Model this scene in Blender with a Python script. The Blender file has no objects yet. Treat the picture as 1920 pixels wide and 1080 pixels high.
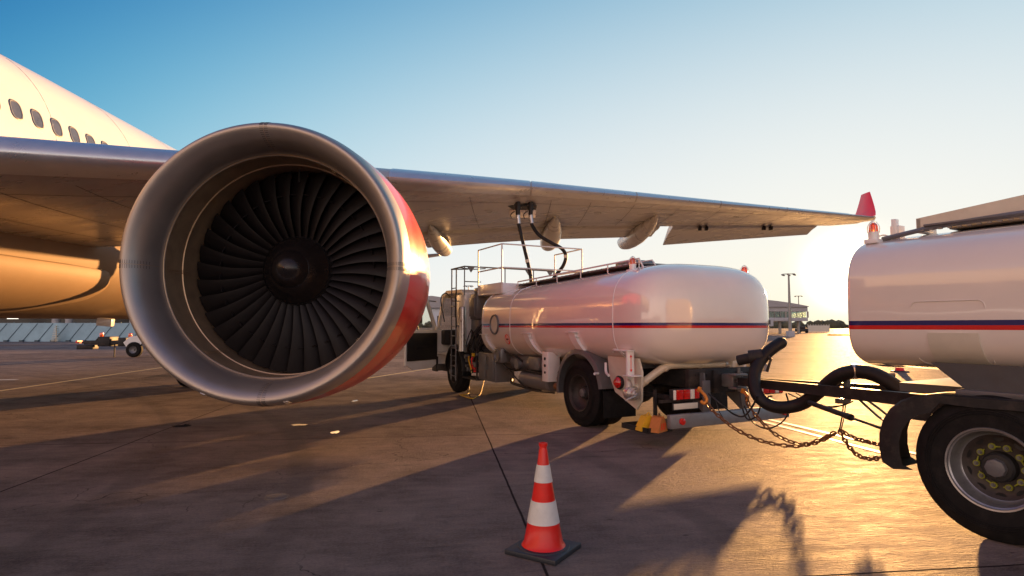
import bpy, bmesh, math, random
from mathutils import Vector, Matrix, noise
random.seed(7)
sc = bpy.context.scene
COL = sc.collection
PI = math.pi
R = math.radians

# ------------------------------------------------------------------ camera calibration
F = 1120.0                    # focal length in pixels of the 1920 px wide photograph
PITCH = R(3.63)
CAMZ = 1.6
def at(px, py, d):            # the world point seen at a pixel, at distance d along the ground ahead
    u = (px-960)/F; v = (540-py)/F
    q = Vector((u, math.cos(PITCH)-v*math.sin(PITCH), math.sin(PITCH)+v*math.cos(PITCH)))
    q *= d/q.y
    return Vector((q.x, q.y, q.z+CAMZ))
def gnd(px, py):
    u = (px-960)/F; v = (540-py)/F
    q = Vector((u, math.cos(PITCH)-v*math.sin(PITCH), math.sin(PITCH)+v*math.cos(PITCH)))
    q *= -CAMZ/q.z
    return Vector((q.x, q.y, 0))
SUN_AZ, SUN_EL = R(29.4), R(4.5)

# ------------------------------------------------------------------ mesh builder
class MB:
    def __init__(s):
        s.bm = bmesh.new(); s.mi = 0; s.T = Matrix.Identity(4)
    def v(s, p): return s.bm.verts.new(s.T @ Vector(p))
    def f(s, vs):
        try:
            q = s.bm.faces.new(vs); q.material_index = s.mi; q.smooth = True; return q
        except ValueError: return None
    def poly(s, pts): return s.f([s.v(p) for p in pts])
    def box(s, c, size, rot=None, bev=0.0, taper=None):
        b = bmesh.new(); bmesh.ops.create_cube(b, size=1)
        for q in b.verts:
            q.co = Vector((q.co.x*size[0], q.co.y*size[1], q.co.z*size[2]))
        if bev: bmesh.ops.bevel(b, geom=b.edges[:], offset=bev, segments=2, affect='EDGES', profile=.5)
        M = Matrix.Translation(Vector(c))
        if rot is not None:
            M = M @ (rot if isinstance(rot, Matrix) else Matrix.Rotation(rot[0],4,'X') @ Matrix.Rotation(rot[1],4,'Y') @ Matrix.Rotation(rot[2],4,'Z'))
        mp = {q: s.v(M @ q.co) for q in b.verts}
        for q in b.faces: s.f([mp[w] for w in q.verts])
        b.free(); return s
    def bb(s, x0,x1,y0,y1,z0,z1, bev=0.0):
        return s.box(((x0+x1)/2,(y0+y1)/2,(z0+z1)/2),(abs(x1-x0),abs(y1-y0),abs(z1-z0)),None,bev)
    def loft(s, rings, closed=True, cap0=False, cap1=False):
        vs = [[s.v(p) for p in r] for r in rings]
        n = len(rings[0])
        for a, b in zip(vs[:-1], vs[1:]):
            for i in range(n if closed else n-1):
                j = (i+1) % n
                s.f([a[i], a[j], b[j], b[i]])
        if cap0: s.f(list(reversed(vs[0])))
        if cap1: s.f(vs[-1])
        return s
    def frame(s, d):
        d = d.normalized()
        a = Vector((0,0,1)) if abs(d.z) < .9 else Vector((1,0,0))
        x = d.cross(a).normalized(); return x, d.cross(x).normalized()
    def cyl(s, p0, p1, r0, r1=None, n=16, caps=True):
        p0 = Vector(p0); p1 = Vector(p1); r1 = r0 if r1 is None else r1
        x, y = s.frame(p1-p0)
        rg = lambda p, r: [p+(x*math.cos(2*PI*i/n)+y*math.sin(2*PI*i/n))*r for i in range(n)]
        return s.loft([rg(p0,r0), rg(p1,r1)], True, caps, caps)
    def tube(s, pts, r, n=10, smooth=6, caps=True, flat=None):
        pts = [Vector(p) for p in pts]
        if smooth and len(pts) > 2:
            P = [pts[0]*2-pts[1]]+pts+[pts[-1]*2-pts[-2]]; out = []
            for i in range(1, len(P)-2):
                for k in range(smooth):
                    t = k/smooth; a,b,c,d = P[i-1],P[i],P[i+1],P[i+2]
                    out.append(.5*((2*b)+(c-a)*t+(2*a-5*b+4*c-d)*t*t+(3*b-a-3*c+d)*t**3))
            out.append(pts[-1]); pts = out
        rings = []; x = None
        for i, p in enumerate(pts):
            d = (pts[min(i+1,len(pts)-1)]-pts[max(i-1,0)]).normalized()
            if x is None: x, y = s.frame(d)
            else:
                x = (x-d*x.dot(d)).normalized()
            y = d.cross(x)
            rr = r(i/(len(pts)-1)) if callable(r) else r
            rings.append([p+(x*math.cos(2*PI*k/n)+y*math.sin(2*PI*k/n))*rr for k in range(n)])
        return s.loft(rings, True, caps, caps)
    def lathe(s, prof, o, axis, n=64, a0=0, a1=2*PI):      # prof: (along, radius)
        o = Vector(o); axis = Vector(axis).normalized(); x, y = s.frame(axis)
        full = abs(a1-a0-2*PI) < 1e-6
        m = n if full else n+1
        rings = [[o+axis*h+(x*math.cos(a0+(a1-a0)*i/n)+y*math.sin(a0+(a1-a0)*i/n))*max(r,1e-5) for i in range(m)] for h, r in prof]
        return s.loft(rings, full)
    def prism(s, poly, ax, a, b):        # poly of 2D points in the other two axes
        def mk(t):
            o = []
            for p in poly:
                q = [0,0,0]; k = [i for i in range(3) if i != ax]
                q[k[0]] = p[0]; q[k[1]] = p[1]; q[ax] = t; o.append(q)
            return o
        return s.loft([mk(a), mk(b)], True, True, True)
    def ball(s, c, r, sx=1, sy=1, sz=1, nu=16, nv=10, v0=-PI/2, v1=PI/2):
        c = Vector(c)
        rings = [[c+Vector((math.cos(2*PI*i/nu)*math.cos(t)*r*sx, math.sin(2*PI*i/nu)*math.cos(t)*r*sy, math.sin(t)*r*sz)) for i in range(nu)]
                 for t in [v0+(v1-v0)*k/nv for k in range(nv+1)]]
        return s.loft(rings)
    def build(s, name, mats, parent=None, ang=35, flat=False):
        bmesh.ops.remove_doubles(s.bm, verts=s.bm.verts, dist=1e-5)
        bmesh.ops.recalc_face_normals(s.bm, faces=s.bm.faces)
        me = bpy.data.meshes.new(name); s.bm.to_mesh(me); s.bm.free()
        for m in (mats if isinstance(mats, (list,tuple)) else [mats]): me.materials.append(m)
        if flat:
            for p in me.polygons: p.use_smooth = False
        else: me.set_sharp_from_angle(angle=R(ang))
        o = bpy.data.objects.new(name, me); COL.objects.link(o)
        if parent is not None: o.parent = parent
        return o
def tag(o, label, cat, group=None, kind=None):
    if label: o['label'] = label
    if cat: o['category'] = cat
    if group: o['group'] = group
    if kind: o['kind'] = kind
    return o
def thing(name, label, cat, loc=(0,0,0), rz=0, group=None):
    o = bpy.data.objects.new(name, None); COL.objects.link(o); o.empty_display_size = .3
    o.location = loc; o.rotation_euler = (0,0,rz)
    return tag(o, label, cat, group)
def struct(o): o['kind'] = 'structure'; return o
def copy_tree(o, parent=None):
    c = o.copy(); COL.objects.link(c); c.parent = parent
    for ch in [q for q in bpy.data.objects if q.parent is o]: copy_tree(ch, c)
    return c

# ------------------------------------------------------------------ materials
def mat(name, col, rough=.5, metal=0, var=.0, scale=6, bump=0, bscale=40, rvar=.0, coat=0, stretch=(1,1,1), spec=.5, dirt=0, dcol=None, croll=None, **kw):
    m = bpy.data.materials.new(name); m.use_nodes = True
    nt = m.node_tree; N = nt.nodes; L = nt.links; b = N['Principled BSDF']
    b.inputs['Base Color'].default_value = (*col,1); b.inputs['Roughness'].default_value = rough
    b.inputs['Metallic'].default_value = metal; b.inputs['Specular IOR Level'].default_value = spec
    b.inputs['Coat Weight'].default_value = coat; b.inputs['Coat Roughness'].default_value = croll if croll is not None else .04
    for k, v_ in kw.items(): b.inputs[k.replace('_',' ')].default_value = v_
    if var or bump or rvar or dirt:
        tc = N.new('ShaderNodeTexCoord'); mp = N.new('ShaderNodeMapping'); mp.inputs['Scale'].default_value = stretch
        L.new(tc.outputs['Object'], mp.inputs[0])
        nz = N.new('ShaderNodeTexNoise'); nz.inputs['Scale'].default_value = scale; nz.inputs['Detail'].default_value = 6; nz.inputs['Roughness'].default_value=.62
        L.new(mp.outputs[0], nz.inputs[0])
        src = None
        if var:
            mr = N.new('ShaderNodeMapRange'); mr.inputs[1].default_value=.3; mr.inputs[2].default_value=.7; mr.inputs[3].default_value=1-var; mr.inputs[4].default_value=1+var
            L.new(nz.outputs[0], mr.inputs[0])
            mx = N.new('ShaderNodeVectorMath'); mx.operation='SCALE'; mx.inputs[0].default_value = col; L.new(mr.outputs[0], mx.inputs['Scale'])
            L.new(mx.outputs[0], b.inputs['Base Color']); src = mx.outputs[0]
        if dirt:
            n2 = N.new('ShaderNodeTexNoise'); n2.inputs['Scale'].default_value = scale*.6; n2.inputs['Detail'].default_value = 9; n2.inputs['Roughness'].default_value=.72
            L.new(mp.outputs[0], n2.inputs[0])
            r2 = N.new('ShaderNodeMapRange'); r2.inputs[1].default_value=.5; r2.inputs[2].default_value=.72; r2.inputs[4].default_value=dirt; L.new(n2.outputs[0], r2.inputs[0])
            mm = N.new('ShaderNodeMix'); mm.data_type='RGBA'; L.new(r2.outputs[0], mm.inputs[0])
            if src: L.new(src, mm.inputs[6])
            else: mm.inputs[6].default_value = (*col,1)
            mm.inputs[7].default_value = (*(dcol or (.06,.05,.045)),1); L.new(mm.outputs[2], b.inputs['Base Color'])
        if rvar:
            r3 = N.new('ShaderNodeMapRange'); r3.inputs[1].default_value=.3; r3.inputs[2].default_value=.7; r3.inputs[3].default_value=max(rough-rvar,.02); r3.inputs[4].default_value=rough+rvar
            L.new(nz.outputs[0], r3.inputs[0]); L.new(r3.outputs[0], b.inputs['Roughness'])
        if bump:
            n3 = N.new('ShaderNodeTexNoise'); n3.inputs['Scale'].default_value=bscale; n3.inputs['Detail'].default_value=4; L.new(mp.outputs[0], n3.inputs[0])
            bp = N.new('ShaderNodeBump'); bp.inputs['Strength'].default_value=1; bp.inputs['Distance'].default_value=bump; L.new(n3.outputs[0], bp.inputs['Height']); L.new(bp.outputs[0], b.inputs['Normal'])
    return m
M = {}
M['white'] = mat('white_paint', (.78,.77,.75), .32, var=.03, scale=2, coat=.35, rvar=.05, dirt=.10, dcol=(.4,.36,.3))
M['fuse'] = mat('fuselage_paint', (.80,.79,.74), .3, var=.02, scale=1.2, coat=.4, dirt=.1, dcol=(.55,.5,.45), bump=.0008, bscale=3)
M['wingm'] = mat('wing_grey_paint', (.42,.42,.42), .3, metal=.25, var=.08, scale=1.1, stretch=(.5,2,1), rvar=.1, dirt=.3, dcol=(.2,.18,.16), bump=.002, bscale=2.2)
M['fairshade'] = mat('fairing_shaded_brown', (.24,.165,.10), .62, spec=.2, var=.05, scale=1.2, dirt=.35, dcol=(.25,.2,.15), bump=.002, bscale=3)  # darkened to brown in place of the shade on the belly fairings
M['slat'] = mat('slat_metal', (.62,.64,.66), .32, metal=.65, var=.05, scale=3, rvar=.07, bump=.0006, bscale=6)
M['lip'] = mat('brushed_metal_lip', (.43,.37,.33), .42, metal=.7, var=.06, scale=3, rvar=.06, stretch=(1,1,1), bump=.0006, bscale=5, dirt=.15, dcol=(.3,.28,.27))
M['duct'] = mat('duct_metal', (.52,.36,.22), .38, metal=.65, var=.15, scale=5, rvar=.08, dirt=.3, dcol=(.16,.13,.11))
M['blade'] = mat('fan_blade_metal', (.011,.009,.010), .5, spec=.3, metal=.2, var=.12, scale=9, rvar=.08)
M['hub'] = mat('spinner_black', (.02,.02,.022), .28, coat=.3, var=.1, scale=8)
M['red'] = mat('red_paint', (.82,.004,.003), .30, coat=.4, var=.06, scale=3, rvar=.03, bump=.0006, bscale=5)
M['dark'] = mat('dark_chassis', (.017,.016,.017), .55, spec=.3, var=.3, scale=9, dirt=.4, dcol=(.12,.09,.07))
M['steel'] = mat('grey_steel', (.2,.2,.205), .42, metal=.6, var=.12, scale=8, rvar=.1, dirt=.4, dcol=(.12,.09,.07))
M['galv'] = mat('galvanised_bar', (.27,.29,.32), .45, metal=.5, var=.12, scale=10, rvar=.1, dirt=.35, dcol=(.13,.1,.08))
M['greyp'] = mat('grey_paint', (.11,.11,.118), .42, var=.12, scale=6, coat=.2, dirt=.4, dcol=(.1,.08,.06))
M['rubber'] = mat('tyre_rubber', (.009,.0085,.009), .75, spec=.2, var=.25, scale=14, bump=.0015, bscale=90, dirt=.25, dcol=(.05,.043,.037))
M['hose'] = mat('hose_rubber', (.009,.009,.010), .5, spec=.3, var=.2, scale=20, dirt=.2, dcol=(.06,.05,.04))
M['rim'] = mat('wheel_rim_silver', (.34,.34,.35), .36, metal=.7, var=.12, scale=10, dirt=.5, dcol=(.09,.07,.06))
M['rimdark'] = mat('wheel_disc_dirty', (.05,.04,.036), .55, metal=.3, var=.3, scale=14, dirt=.4, dcol=(.035,.03,.028))
M['brake'] = mat('brake_rust', (.09,.07,.06), .7, var=.3, scale=20)
M['yellow'] = mat('yellow_plastic', (.75,.42,.02), .45, var=.1, scale=8, dirt=.25, dcol=(.2,.13,.05))
M['orange'] = mat('orange_paint', (.5,.17,.03), .5, var=.1, scale=8, dirt=.3, dcol=(.2,.1,.05))
M['lime'] = mat('yellow_green_plastic', (.28,.30,.02), .45)
M['rust'] = mat('rusty_steel', (.2,.09,.035), .55, metal=.3, var=.35, scale=30, rvar=.12)
M['hookor'] = mat('orange_hook_paint', (.6,.22,.03), .4, metal=.3, var=.2, scale=20)
M['glass'] = mat('window_glass', (.5,.55,.55), .03, spec=.6, Transmission_Weight=.92, IOR=1.2)
M['cabglass'] = mat('cabin_window_pane', (.09,.085,.1), .12, coat=1, var=.3, scale=4)
M['redlens'] = mat('red_lens', (.75,.012,.01), .12, coat=1, Transmission_Weight=.25)
M['orlens'] = mat('amber_lens', (.95,.14,.01), .08, coat=1, Transmission_Weight=.45)
M['pale'] = mat('pale_lens', (.8,.78,.72), .2, coat=.6)
M['plate'] = mat('plate_white', (.72,.7,.6), .4)
M['black'] = mat('matt_black', (.012,.012,.013), .6)
M['cone'] = mat('cone_red_plastic', (.72,.010,.004), .38, var=.08, scale=12, coat=.15, dirt=.1, dcol=(.4,.06,.02))
M['band'] = mat('reflective_white_band', (.66,.64,.6), .38, var=.06, scale=20, bump=.0006, bscale=200, dirt=.2, dcol=(.35,.32,.3))
M['conebase'] = mat('cone_base_rubber', (.022,.026,.034), .5, var=.2, scale=20, dirt=.3, dcol=(.06,.055,.05))
M['beige'] = mat('cream_paint', (.62,.57,.47), .38, var=.06, scale=5, coat=.2, dirt=.2, dcol=(.25,.2,.14))
M['pipe'] = mat('cream_pipe', (.6,.53,.4), .35, var=.08, scale=7, coat=.3, dirt=.25, dcol=(.2,.15,.1))
M['concb'] = mat('building_grey', (.4,.4,.42), .7, var=.08, scale=.3)
M['roofm'] = mat('metal_roof', (.3,.29,.3), .5, metal=.3, var=.1, scale=.4)
M['teal'] = mat('blast_fence_teal', (.26,.40,.44), .5, metal=.2, var=.14, scale=.6, dirt=.3, dcol=(.1,.13,.14))
M['tealdark'] = mat('blast_fence_brace', (.06,.1,.12), .6)
M['winglass'] = mat('facade_glass', (.35,.5,.46), .12, Transmission_Weight=.7, IOR=1.3)
M['darkhall'] = mat('dark_hall_glass', (.02,.02,.03), .3)
M['mast'] = mat('mast_steel', (.28,.26,.24), .5, metal=.4)
M['cable'] = mat('black_cable', (.012,.012,.013), .45)
M['ycable'] = mat('yellow_bonding_cable', (.6,.36,.03), .5)
M['alu'] = mat('aluminium', (.62,.6,.58), .33, metal=.8, var=.1, scale=14, rvar=.08)
M['railw'] = mat('railing_white', (.72,.69,.64), .4, var=.05, scale=10, dirt=.15, dcol=(.4,.3,.2))
M['hill'] = mat('distant_scrub', (.09,.085,.05), .9, var=.3, scale=.05)
M['lamp'] = None
def emit(name, col, s):
    m = bpy.data.materials.new(name); m.use_nodes = True; b = m.node_tree.nodes['Principled BSDF']
    b.inputs['Base Color'].default_value=(*col,1); b.inputs['Emission Color'].default_value=(*col,1); b.inputs['Emission Strength'].default_value=s
    return m
M['striplight'] = emit('strip_light_tube', (1,.93,.8), .8)
def tank_mat(name, zs, face=None):
    m = mat(name, (.78,.70,.63), .15, var=.03, scale=1.3, coat=1.0, rvar=.04, croll=.035)
    nt = m.node_tree; N = nt.nodes; L = nt.links; b = N['Principled BSDF']
    base = b.inputs['Base Color'].links[0].from_socket
    tc = N.new('ShaderNodeTexCoord'); sp = N.new('ShaderNodeSeparateXYZ'); L.new(tc.outputs['Object'], sp.inputs[0])
    def band(lo, hi, inp, col):
        a = N.new('ShaderNodeMath'); a.operation='GREATER_THAN'; a.inputs[1].default_value=lo; L.new(sp.outputs[2], a.inputs[0])
        c = N.new('ShaderNodeMath'); c.operation='LESS_THAN'; c.inputs[1].default_value=hi; L.new(sp.outputs[2], c.inputs[0])
        q = N.new('ShaderNodeMath'); q.operation='MULTIPLY'; L.new(a.outputs[0], q.inputs[0]); L.new(c.outputs[0], q.inputs[1])
        mx = N.new('ShaderNodeMix'); mx.data_type='RGBA'; L.new(q.outputs[0], mx.inputs[0]); L.new(inp, mx.inputs[6]); mx.inputs[7].default_value=(*col,1)
        return mx.outputs[2]
    o1 = band(zs, zs+.040, base, (.022,.018,.12)); o2 = band(zs-.036, zs, o1, (.62,.02,.015))
    L.new(o2, b.inputs['Base Color'])
    # gentle waviness of the rolled sheet
    nz = N.new('ShaderNodeTexNoise'); nz.inputs['Scale'].default_value=1.4; nz.inputs['Detail'].default_value=2; L.new(tc.outputs['Object'], nz.inputs[0])
    bp = N.new('ShaderNodeBump'); bp.inputs['Distance'].default_value=.010; bp.inputs['Strength'].default_value=1; L.new(nz.outputs[0], bp.inputs['Height']); L.new(bp.outputs[0], b.inputs['Normal']); L.new(bp.outputs[0], b.inputs['Coat Normal'])
    return m
M['tank'] = tank_mat('tank_white_striped', 1.605)
M['tank2'] = tank_mat('trailer_tank_striped', 1.605)

# ground: concrete slabs
def ground_mat():
    m = bpy.data.materials.new('concrete_apron'); m.use_nodes = True
    nt = m.node_tree; N = nt.nodes; L = nt.links; b = N['Principled BSDF']
    def n(t, **k):
        q = N.new(t)
        for a, v_ in k.items(): setattr(q, a, v_)
        return q
    def mth(op, a, b_=None, c=None):
        q = n('ShaderNodeMath', operation=op)
        for i, x in enumerate((a,b_,c)):
            if x is None: continue
            if isinstance(x, (int,float)): q.inputs[i].default_value = x
            else: L.new(x, q.inputs[i])
        return q.outputs[0]
    tc = n('ShaderNodeTexCoord')
    rot = n('ShaderNodeMapping'); rot.inputs['Rotation'].default_value = (0,0,-R(6.9)); L.new(tc.outputs['Object'], rot.inputs[0])
    sp = n('ShaderNodeSeparateXYZ'); L.new(rot.outputs[0], sp.inputs[0])
    def noise_(scale, detail=5, rough=.6, vec=None, st=None, dist=0):
        src = vec or rot.outputs[0]
        if st:
            mp = n('ShaderNodeMapping'); mp.inputs['Scale'].default_value = st; L.new(src, mp.inputs[0]); src = mp.outputs[0]
        q = n('ShaderNodeTexNoise'); q.inputs['Scale'].default_value=scale; q.inputs['Detail'].default_value=detail; q.inputs['Roughness'].default_value=rough; q.inputs['Distortion'].default_value=dist
        L.new(src, q.inputs[0]); return q.outputs[0]
    wob = noise_(1.5, 3)
    wo = mth('MULTIPLY', mth('SUBTRACT', wob, .5), .02)
    def joint(coord, off, pitch, w):
        t = mth('ADD', mth('SUBTRACT', coord, off), wo)
        fr = mth('FRACT', mth('ADD', mth('DIVIDE', t, pitch), 100.5))
        dd = mth('MULTIPLY', mth('ABSOLUTE', mth('SUBTRACT', fr, .5)), pitch)
        mr = n('ShaderNodeMapRange'); mr.inputs[1].default_value=w*.5; mr.inputs[2].default_value=w; mr.inputs[3].default_value=1; mr.inputs[4].default_value=0; L.new(dd, mr.inputs[0])
        return mr.outputs[0]
    J = mth('MAXIMUM', joint(sp.outputs[0], .70, 4.9, .014), joint(sp.outputs[1], 8.88, 5.2, .012))
    # per-slab value
    cx = mth('FLOOR', mth('DIVIDE', mth('SUBTRACT', sp.outputs[0], .70), 4.9)); cy = mth('FLOOR', mth('DIVIDE', mth('SUBTRACT', sp.outputs[1], 8.88), 5.2))
    cmb = n('ShaderNodeCombineXYZ'); L.new(cx, cmb.inputs[0]); L.new(cy, cmb.inputs[1])
    wn = n('ShaderNodeTexWhiteNoise', noise_dimensions='2D'); L.new(cmb.outputs[0], wn.inputs[0])
    big = noise_(.16, 5, .6, st=(.6,1.4,1)); mid = noise_(1.3, 7, .68); fine = noise_(42, 5, .75); streak = noise_(4.5, 7, .7, st=(.5,1.7,1), dist=.3)
    tyre = noise_(.5, 5, .6, st=(.3,1.3,1), dist=.7)
    tot = mth('ADD', mth('MULTIPLY', big, .30), mth('MULTIPLY', mid, .35))
    tot = mth('ADD', tot, mth('MULTIPLY', fine, .26)); tot = mth('ADD', tot, mth('MULTIPLY', streak, .24)); tot = mth('ADD', tot, mth('MULTIPLY', mth('SUBTRACT', wn.outputs[0], .8), .10))
    cr = n('ShaderNodeValToRGB'); L.new(tot, cr.inputs[0])
    e = cr.color_ramp.elements; e[0].position=.42; e[0].color=(.088,.067,.058,1); e[1].position=.70; e[1].color=(.36,.285,.24,1)
    e2 = cr.color_ramp.elements.new(.55); e2.color = (.225,.178,.155,1)
    # stains
    stn = noise_(.9, 8, .7, st=(.5,1.8,1), dist=1.2)
    sm = n('ShaderNodeMapRange'); sm.inputs[1].default_value=.60; sm.inputs[2].default_value=.70; sm.inputs[4].default_value=.55; L.new(stn, sm.inputs[0])
    mx = n('ShaderNodeMix', data_type='RGBA'); L.new(sm.outputs[0], mx.inputs[0]); L.new(cr.outputs[0], mx.inputs[6]); mx.inputs[7].default_value=(.07,.06,.055,1)
    tm = n('ShaderNodeMapRange'); tm.inputs[1].default_value=.57; tm.inputs[2].default_value=.68; tm.inputs[4].default_value=.4; L.new(tyre, tm.inputs[0])
    mx2 = n('ShaderNodeMix', data_type='RGBA'); L.new(tm.outputs[0], mx2.inputs[0]); L.new(mx.outputs[2], mx2.inputs[6]); mx2.inputs[7].default_value=(.075,.07,.068,1)
    mx3 = n('ShaderNodeMix', data_type='RGBA'); L.new(mth('MULTIPLY', J, .9), mx3.inputs[0]); L.new(mx2.outputs[2], mx3.inputs[6]); mx3.inputs[7].default_value=(.018,.016,.016,1)
    # small dark pock marks
    pk = n('ShaderNodeTexVoronoi'); pk.inputs['Scale'].default_value=2.2
    pm = n('ShaderNodeMapping'); pm.inputs['Scale'].default_value=(.8,2.4,1); L.new(rot.outputs[0], pm.inputs[0]); L.new(pm.outputs[0], pk.inputs[0])
    pr = n('ShaderNodeMapRange'); pr.inputs[1].default_value=.035; pr.inputs[2].default_value=.06; pr.inputs[3].default_value=.7; pr.inputs[4].default_value=0; L.new(pk.outputs[0], pr.inputs[0])
    mx4 = n('ShaderNodeMix', data_type='RGBA'); L.new(pr.outputs[0], mx4.inputs[0]); L.new(mx3.outputs[2], mx4.inputs[6]); mx4.inputs[7].default_value=(.03,.028,.028,1)
    # hairline cracks, only in patches
    vc = n('ShaderNodeTexVoronoi', feature='DISTANCE_TO_EDGE'); vc.inputs['Scale'].default_value=.22
    dv = n('ShaderNodeVectorMath', operation='ADD'); nn = n('ShaderNodeTexNoise'); nn.inputs['Scale'].default_value=1.6; nn.inputs['Detail'].default_value=6; L.new(rot.outputs[0], nn.inputs[0])
    L.new(rot.outputs[0], dv.inputs[0]); L.new(nn.outputs[1], dv.inputs[1]); L.new(dv.outputs[0], vc.inputs[0])
    ck = n('ShaderNodeMapRange'); ck.inputs[1].default_value=.0008; ck.inputs[2].default_value=.0022; ck.inputs[3].default_value=1; ck.inputs[4].default_value=0; L.new(vc.outputs[0], ck.inputs[0])
    cm = n('ShaderNodeMapRange'); cm.inputs[1].default_value=.48; cm.inputs[2].default_value=.52; L.new(big, cm.inputs[0])
    CK = mth('MULTIPLY', ck.outputs[0], cm.outputs[0])
    mx5 = n('ShaderNodeMix', data_type='RGBA'); L.new(mth('MULTIPLY', CK, .75), mx5.inputs[0]); L.new(mx4.outputs[2], mx5.inputs[6]); mx5.inputs[7].default_value=(.03,.026,.025,1)
    # rubber tracks left by aircraft tugs
    cur = mth('ADD', sp.outputs[0], mth('MULTIPLY', mth('POWER', mth('SUBTRACT', sp.outputs[1], 4.0), 2.0), .035))
    TT = None
    for c0_ in (-2.9,-1.2,2.2,7.4):
        e_ = n('ShaderNodeMapRange'); e_.inputs[1].default_value=.09; e_.inputs[2].default_value=.17; e_.inputs[3].default_value=1; e_.inputs[4].default_value=0
        L.new(mth('ABSOLUTE', mth('SUBTRACT', cur, c0_)), e_.inputs[0]); TT = e_.outputs[0] if TT is None else mth('MAXIMUM', TT, e_.outputs[0])
    mx6 = n('ShaderNodeMix', data_type='RGBA'); L.new(mth('MULTIPLY', mth('MULTIPLY', TT, mid), .42), mx6.inputs[0]); L.new(mx5.outputs[2], mx6.inputs[6]); mx6.inputs[7].default_value=(.06,.052,.05,1)
    mx4 = mx6
    L.new(mx4.outputs[2], b.inputs['Base Color'])
    rr = n('ShaderNodeMapRange'); rr.inputs[1].default_value=.3; rr.inputs[2].default_value=.7; rr.inputs[3].default_value=.52; rr.inputs[4].default_value=.72; L.new(streak, rr.inputs[0])
    L.new(mth('ADD', rr.outputs[0], mth('MULTIPLY', J, .4)), b.inputs['Roughness']); L.new(mth('MULTIPLY', mth('SUBTRACT', 1.0, mth('MULTIPLY', J, .95)), .12), b.inputs['Specular IOR Level'])
    h = mth('ADD', mth('MULTIPLY', fine, .30), mth('MULTIPLY', noise_(24, 5, .7, st=(.4,1.9,1), dist=.2), 1.3))
    h = mth('ADD', h, mth('MULTIPLY', mid, .8)); h = mth('SUBTRACT', h, mth('MULTIPLY', pr.outputs[0], .5))
    bp = n('ShaderNodeBump'); bp.inputs['Distance'].default_value=.03; bp.inputs['Strength'].default_value=1; L.new(h, bp.inputs['Height']); L.new(bp.outputs[0], b.inputs['Normal'])
    df = n('ShaderNodeBsdfDiffuse'); L.new(mx4.outputs[2], df.inputs['Color']); L.new(bp.outputs[0], df.inputs['Normal']); df.inputs['Roughness'].default_value = .6
    ms = n('ShaderNodeMixShader'); ms.inputs[0].default_value = .42; L.new(df.outputs[0], ms.inputs[1]); L.new(b.outputs[0], ms.inputs[2])
    L.new(ms.outputs[0], N['Material Output'].inputs[0])
    return m
M['ground'] = ground_mat()
M['linew'] = mat('worn_white_line', (.6,.58,.53), .55, var=.12, scale=12, dirt=.9, dcol=(.2,.18,.16), bump=.003, bscale=20)
M['liney'] = mat('worn_yellow_line', (.62,.45,.12), .5, var=.12, scale=12, dirt=.7, dcol=(.2,.17,.13), bump=.003, bscale=20)

# ------------------------------------------------------------------ setting
g = MB(); n_ = 24
# one sheet: fine near, coarse far
g.poly([(-2500,-600,0),(2500,-600,0),(2500,3500,0),(-2500,3500,0)])
struct(g.build('ground', M['ground']))
def line(name, p, q, w, m, z=.004):
    p = Vector(p); q = Vector(q); d = (q-p).normalized(); s = Vector((-d.y,d.x,0))*w/2; a = MB()
    a.poly([p-s+Vector((0,0,z)), q-s+Vector((0,0,z)), q+s+Vector((0,0,z)), p+s+Vector((0,0,z))])
    return struct(a.build(name, m))
def ext(a, b, t0, t1):
    return a+(b-a)*t0, a+(b-a)*t1
a,b = ext(gnd(0,733), gnd(270,694), -.4, 1.6); line('painted_line', a, b, .13, M['liney'])
a,b = ext(gnd(1478,795), gnd(1650,835), -.5, 2.0); line('painted_line', a, b, .10, M['linew'])
a,b = ext(gnd(1478,803), gnd(1650,848), -.5, 2.0); line('painted_line', a, b, .09, M['linew'])
a,b = ext(gnd(820,689), gnd(640,717), -.2, 1.5); line('painted_line', a, b, .12, M['liney'])
a,b = gnd(-40,713), gnd(32,712); line('painted_line', a, b, .25, M['linew'])

# distant scrub and low hills along the horizon
for nm, d0, h0, sd in (('hills', 900, 9, 3), ('hills', 620, 5.5, 9)):
    hb = MB(); rings = []
    for i in range(160):
        x = -900+2400*i/159
        h = h0*(.25+.75*abs(noise.noise(Vector((x*.006,sd,0))))*1.7+.25*noise.noise(Vector((x*.05,sd,0))))
        rings.append([(x,d0-14,-.1),(x,d0-5,h*.75),(x,d0,h),(x,d0+20,h*.7),(x,d0+40,-.1)])
    hb.loft(rings, closed=False); struct(hb.build(nm, M['hill']))

# ------------------------------------------------------------------ airliner
AO = Vector((-12.55, 15, 0))
plane = thing('airliner', 'large white airliner with red engine cowling, nose towards the viewer, wing over the fuel truck', 'airliner', AO)
def AM():
    q = MB(); q.T = Matrix.Translation(-AO); return q
FC = -12.55; FZ = 5.08; FR = 2.82
def ring(y, cx, cz, rx, rz_, n=64): return [(cx+rx*math.sin(2*PI*i/n), y, cz+rz_*math.cos(2*PI*i/n)) for i in range(n)]
fb = AM(); secs = []
for y, r, dz in [(-21,.05,-.9),(-20.6,.6,-.85),(-19.5,1.3,-.7),(-17.5,2.0,-.4),(-15,2.55,-.15),(-12,2.8,0),(0,FR,0),(9,FR,0),(14,FR,-.02),(19,2.80,-.06),(26,2.74,-.05),(34,2.55,.1),(42,2.05,.45),(50,1.4,.9),(58,.55,1.4),(60,.2,1.5)]:
    secs.append(ring(y, FC, FZ+dz, r, r))
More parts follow.
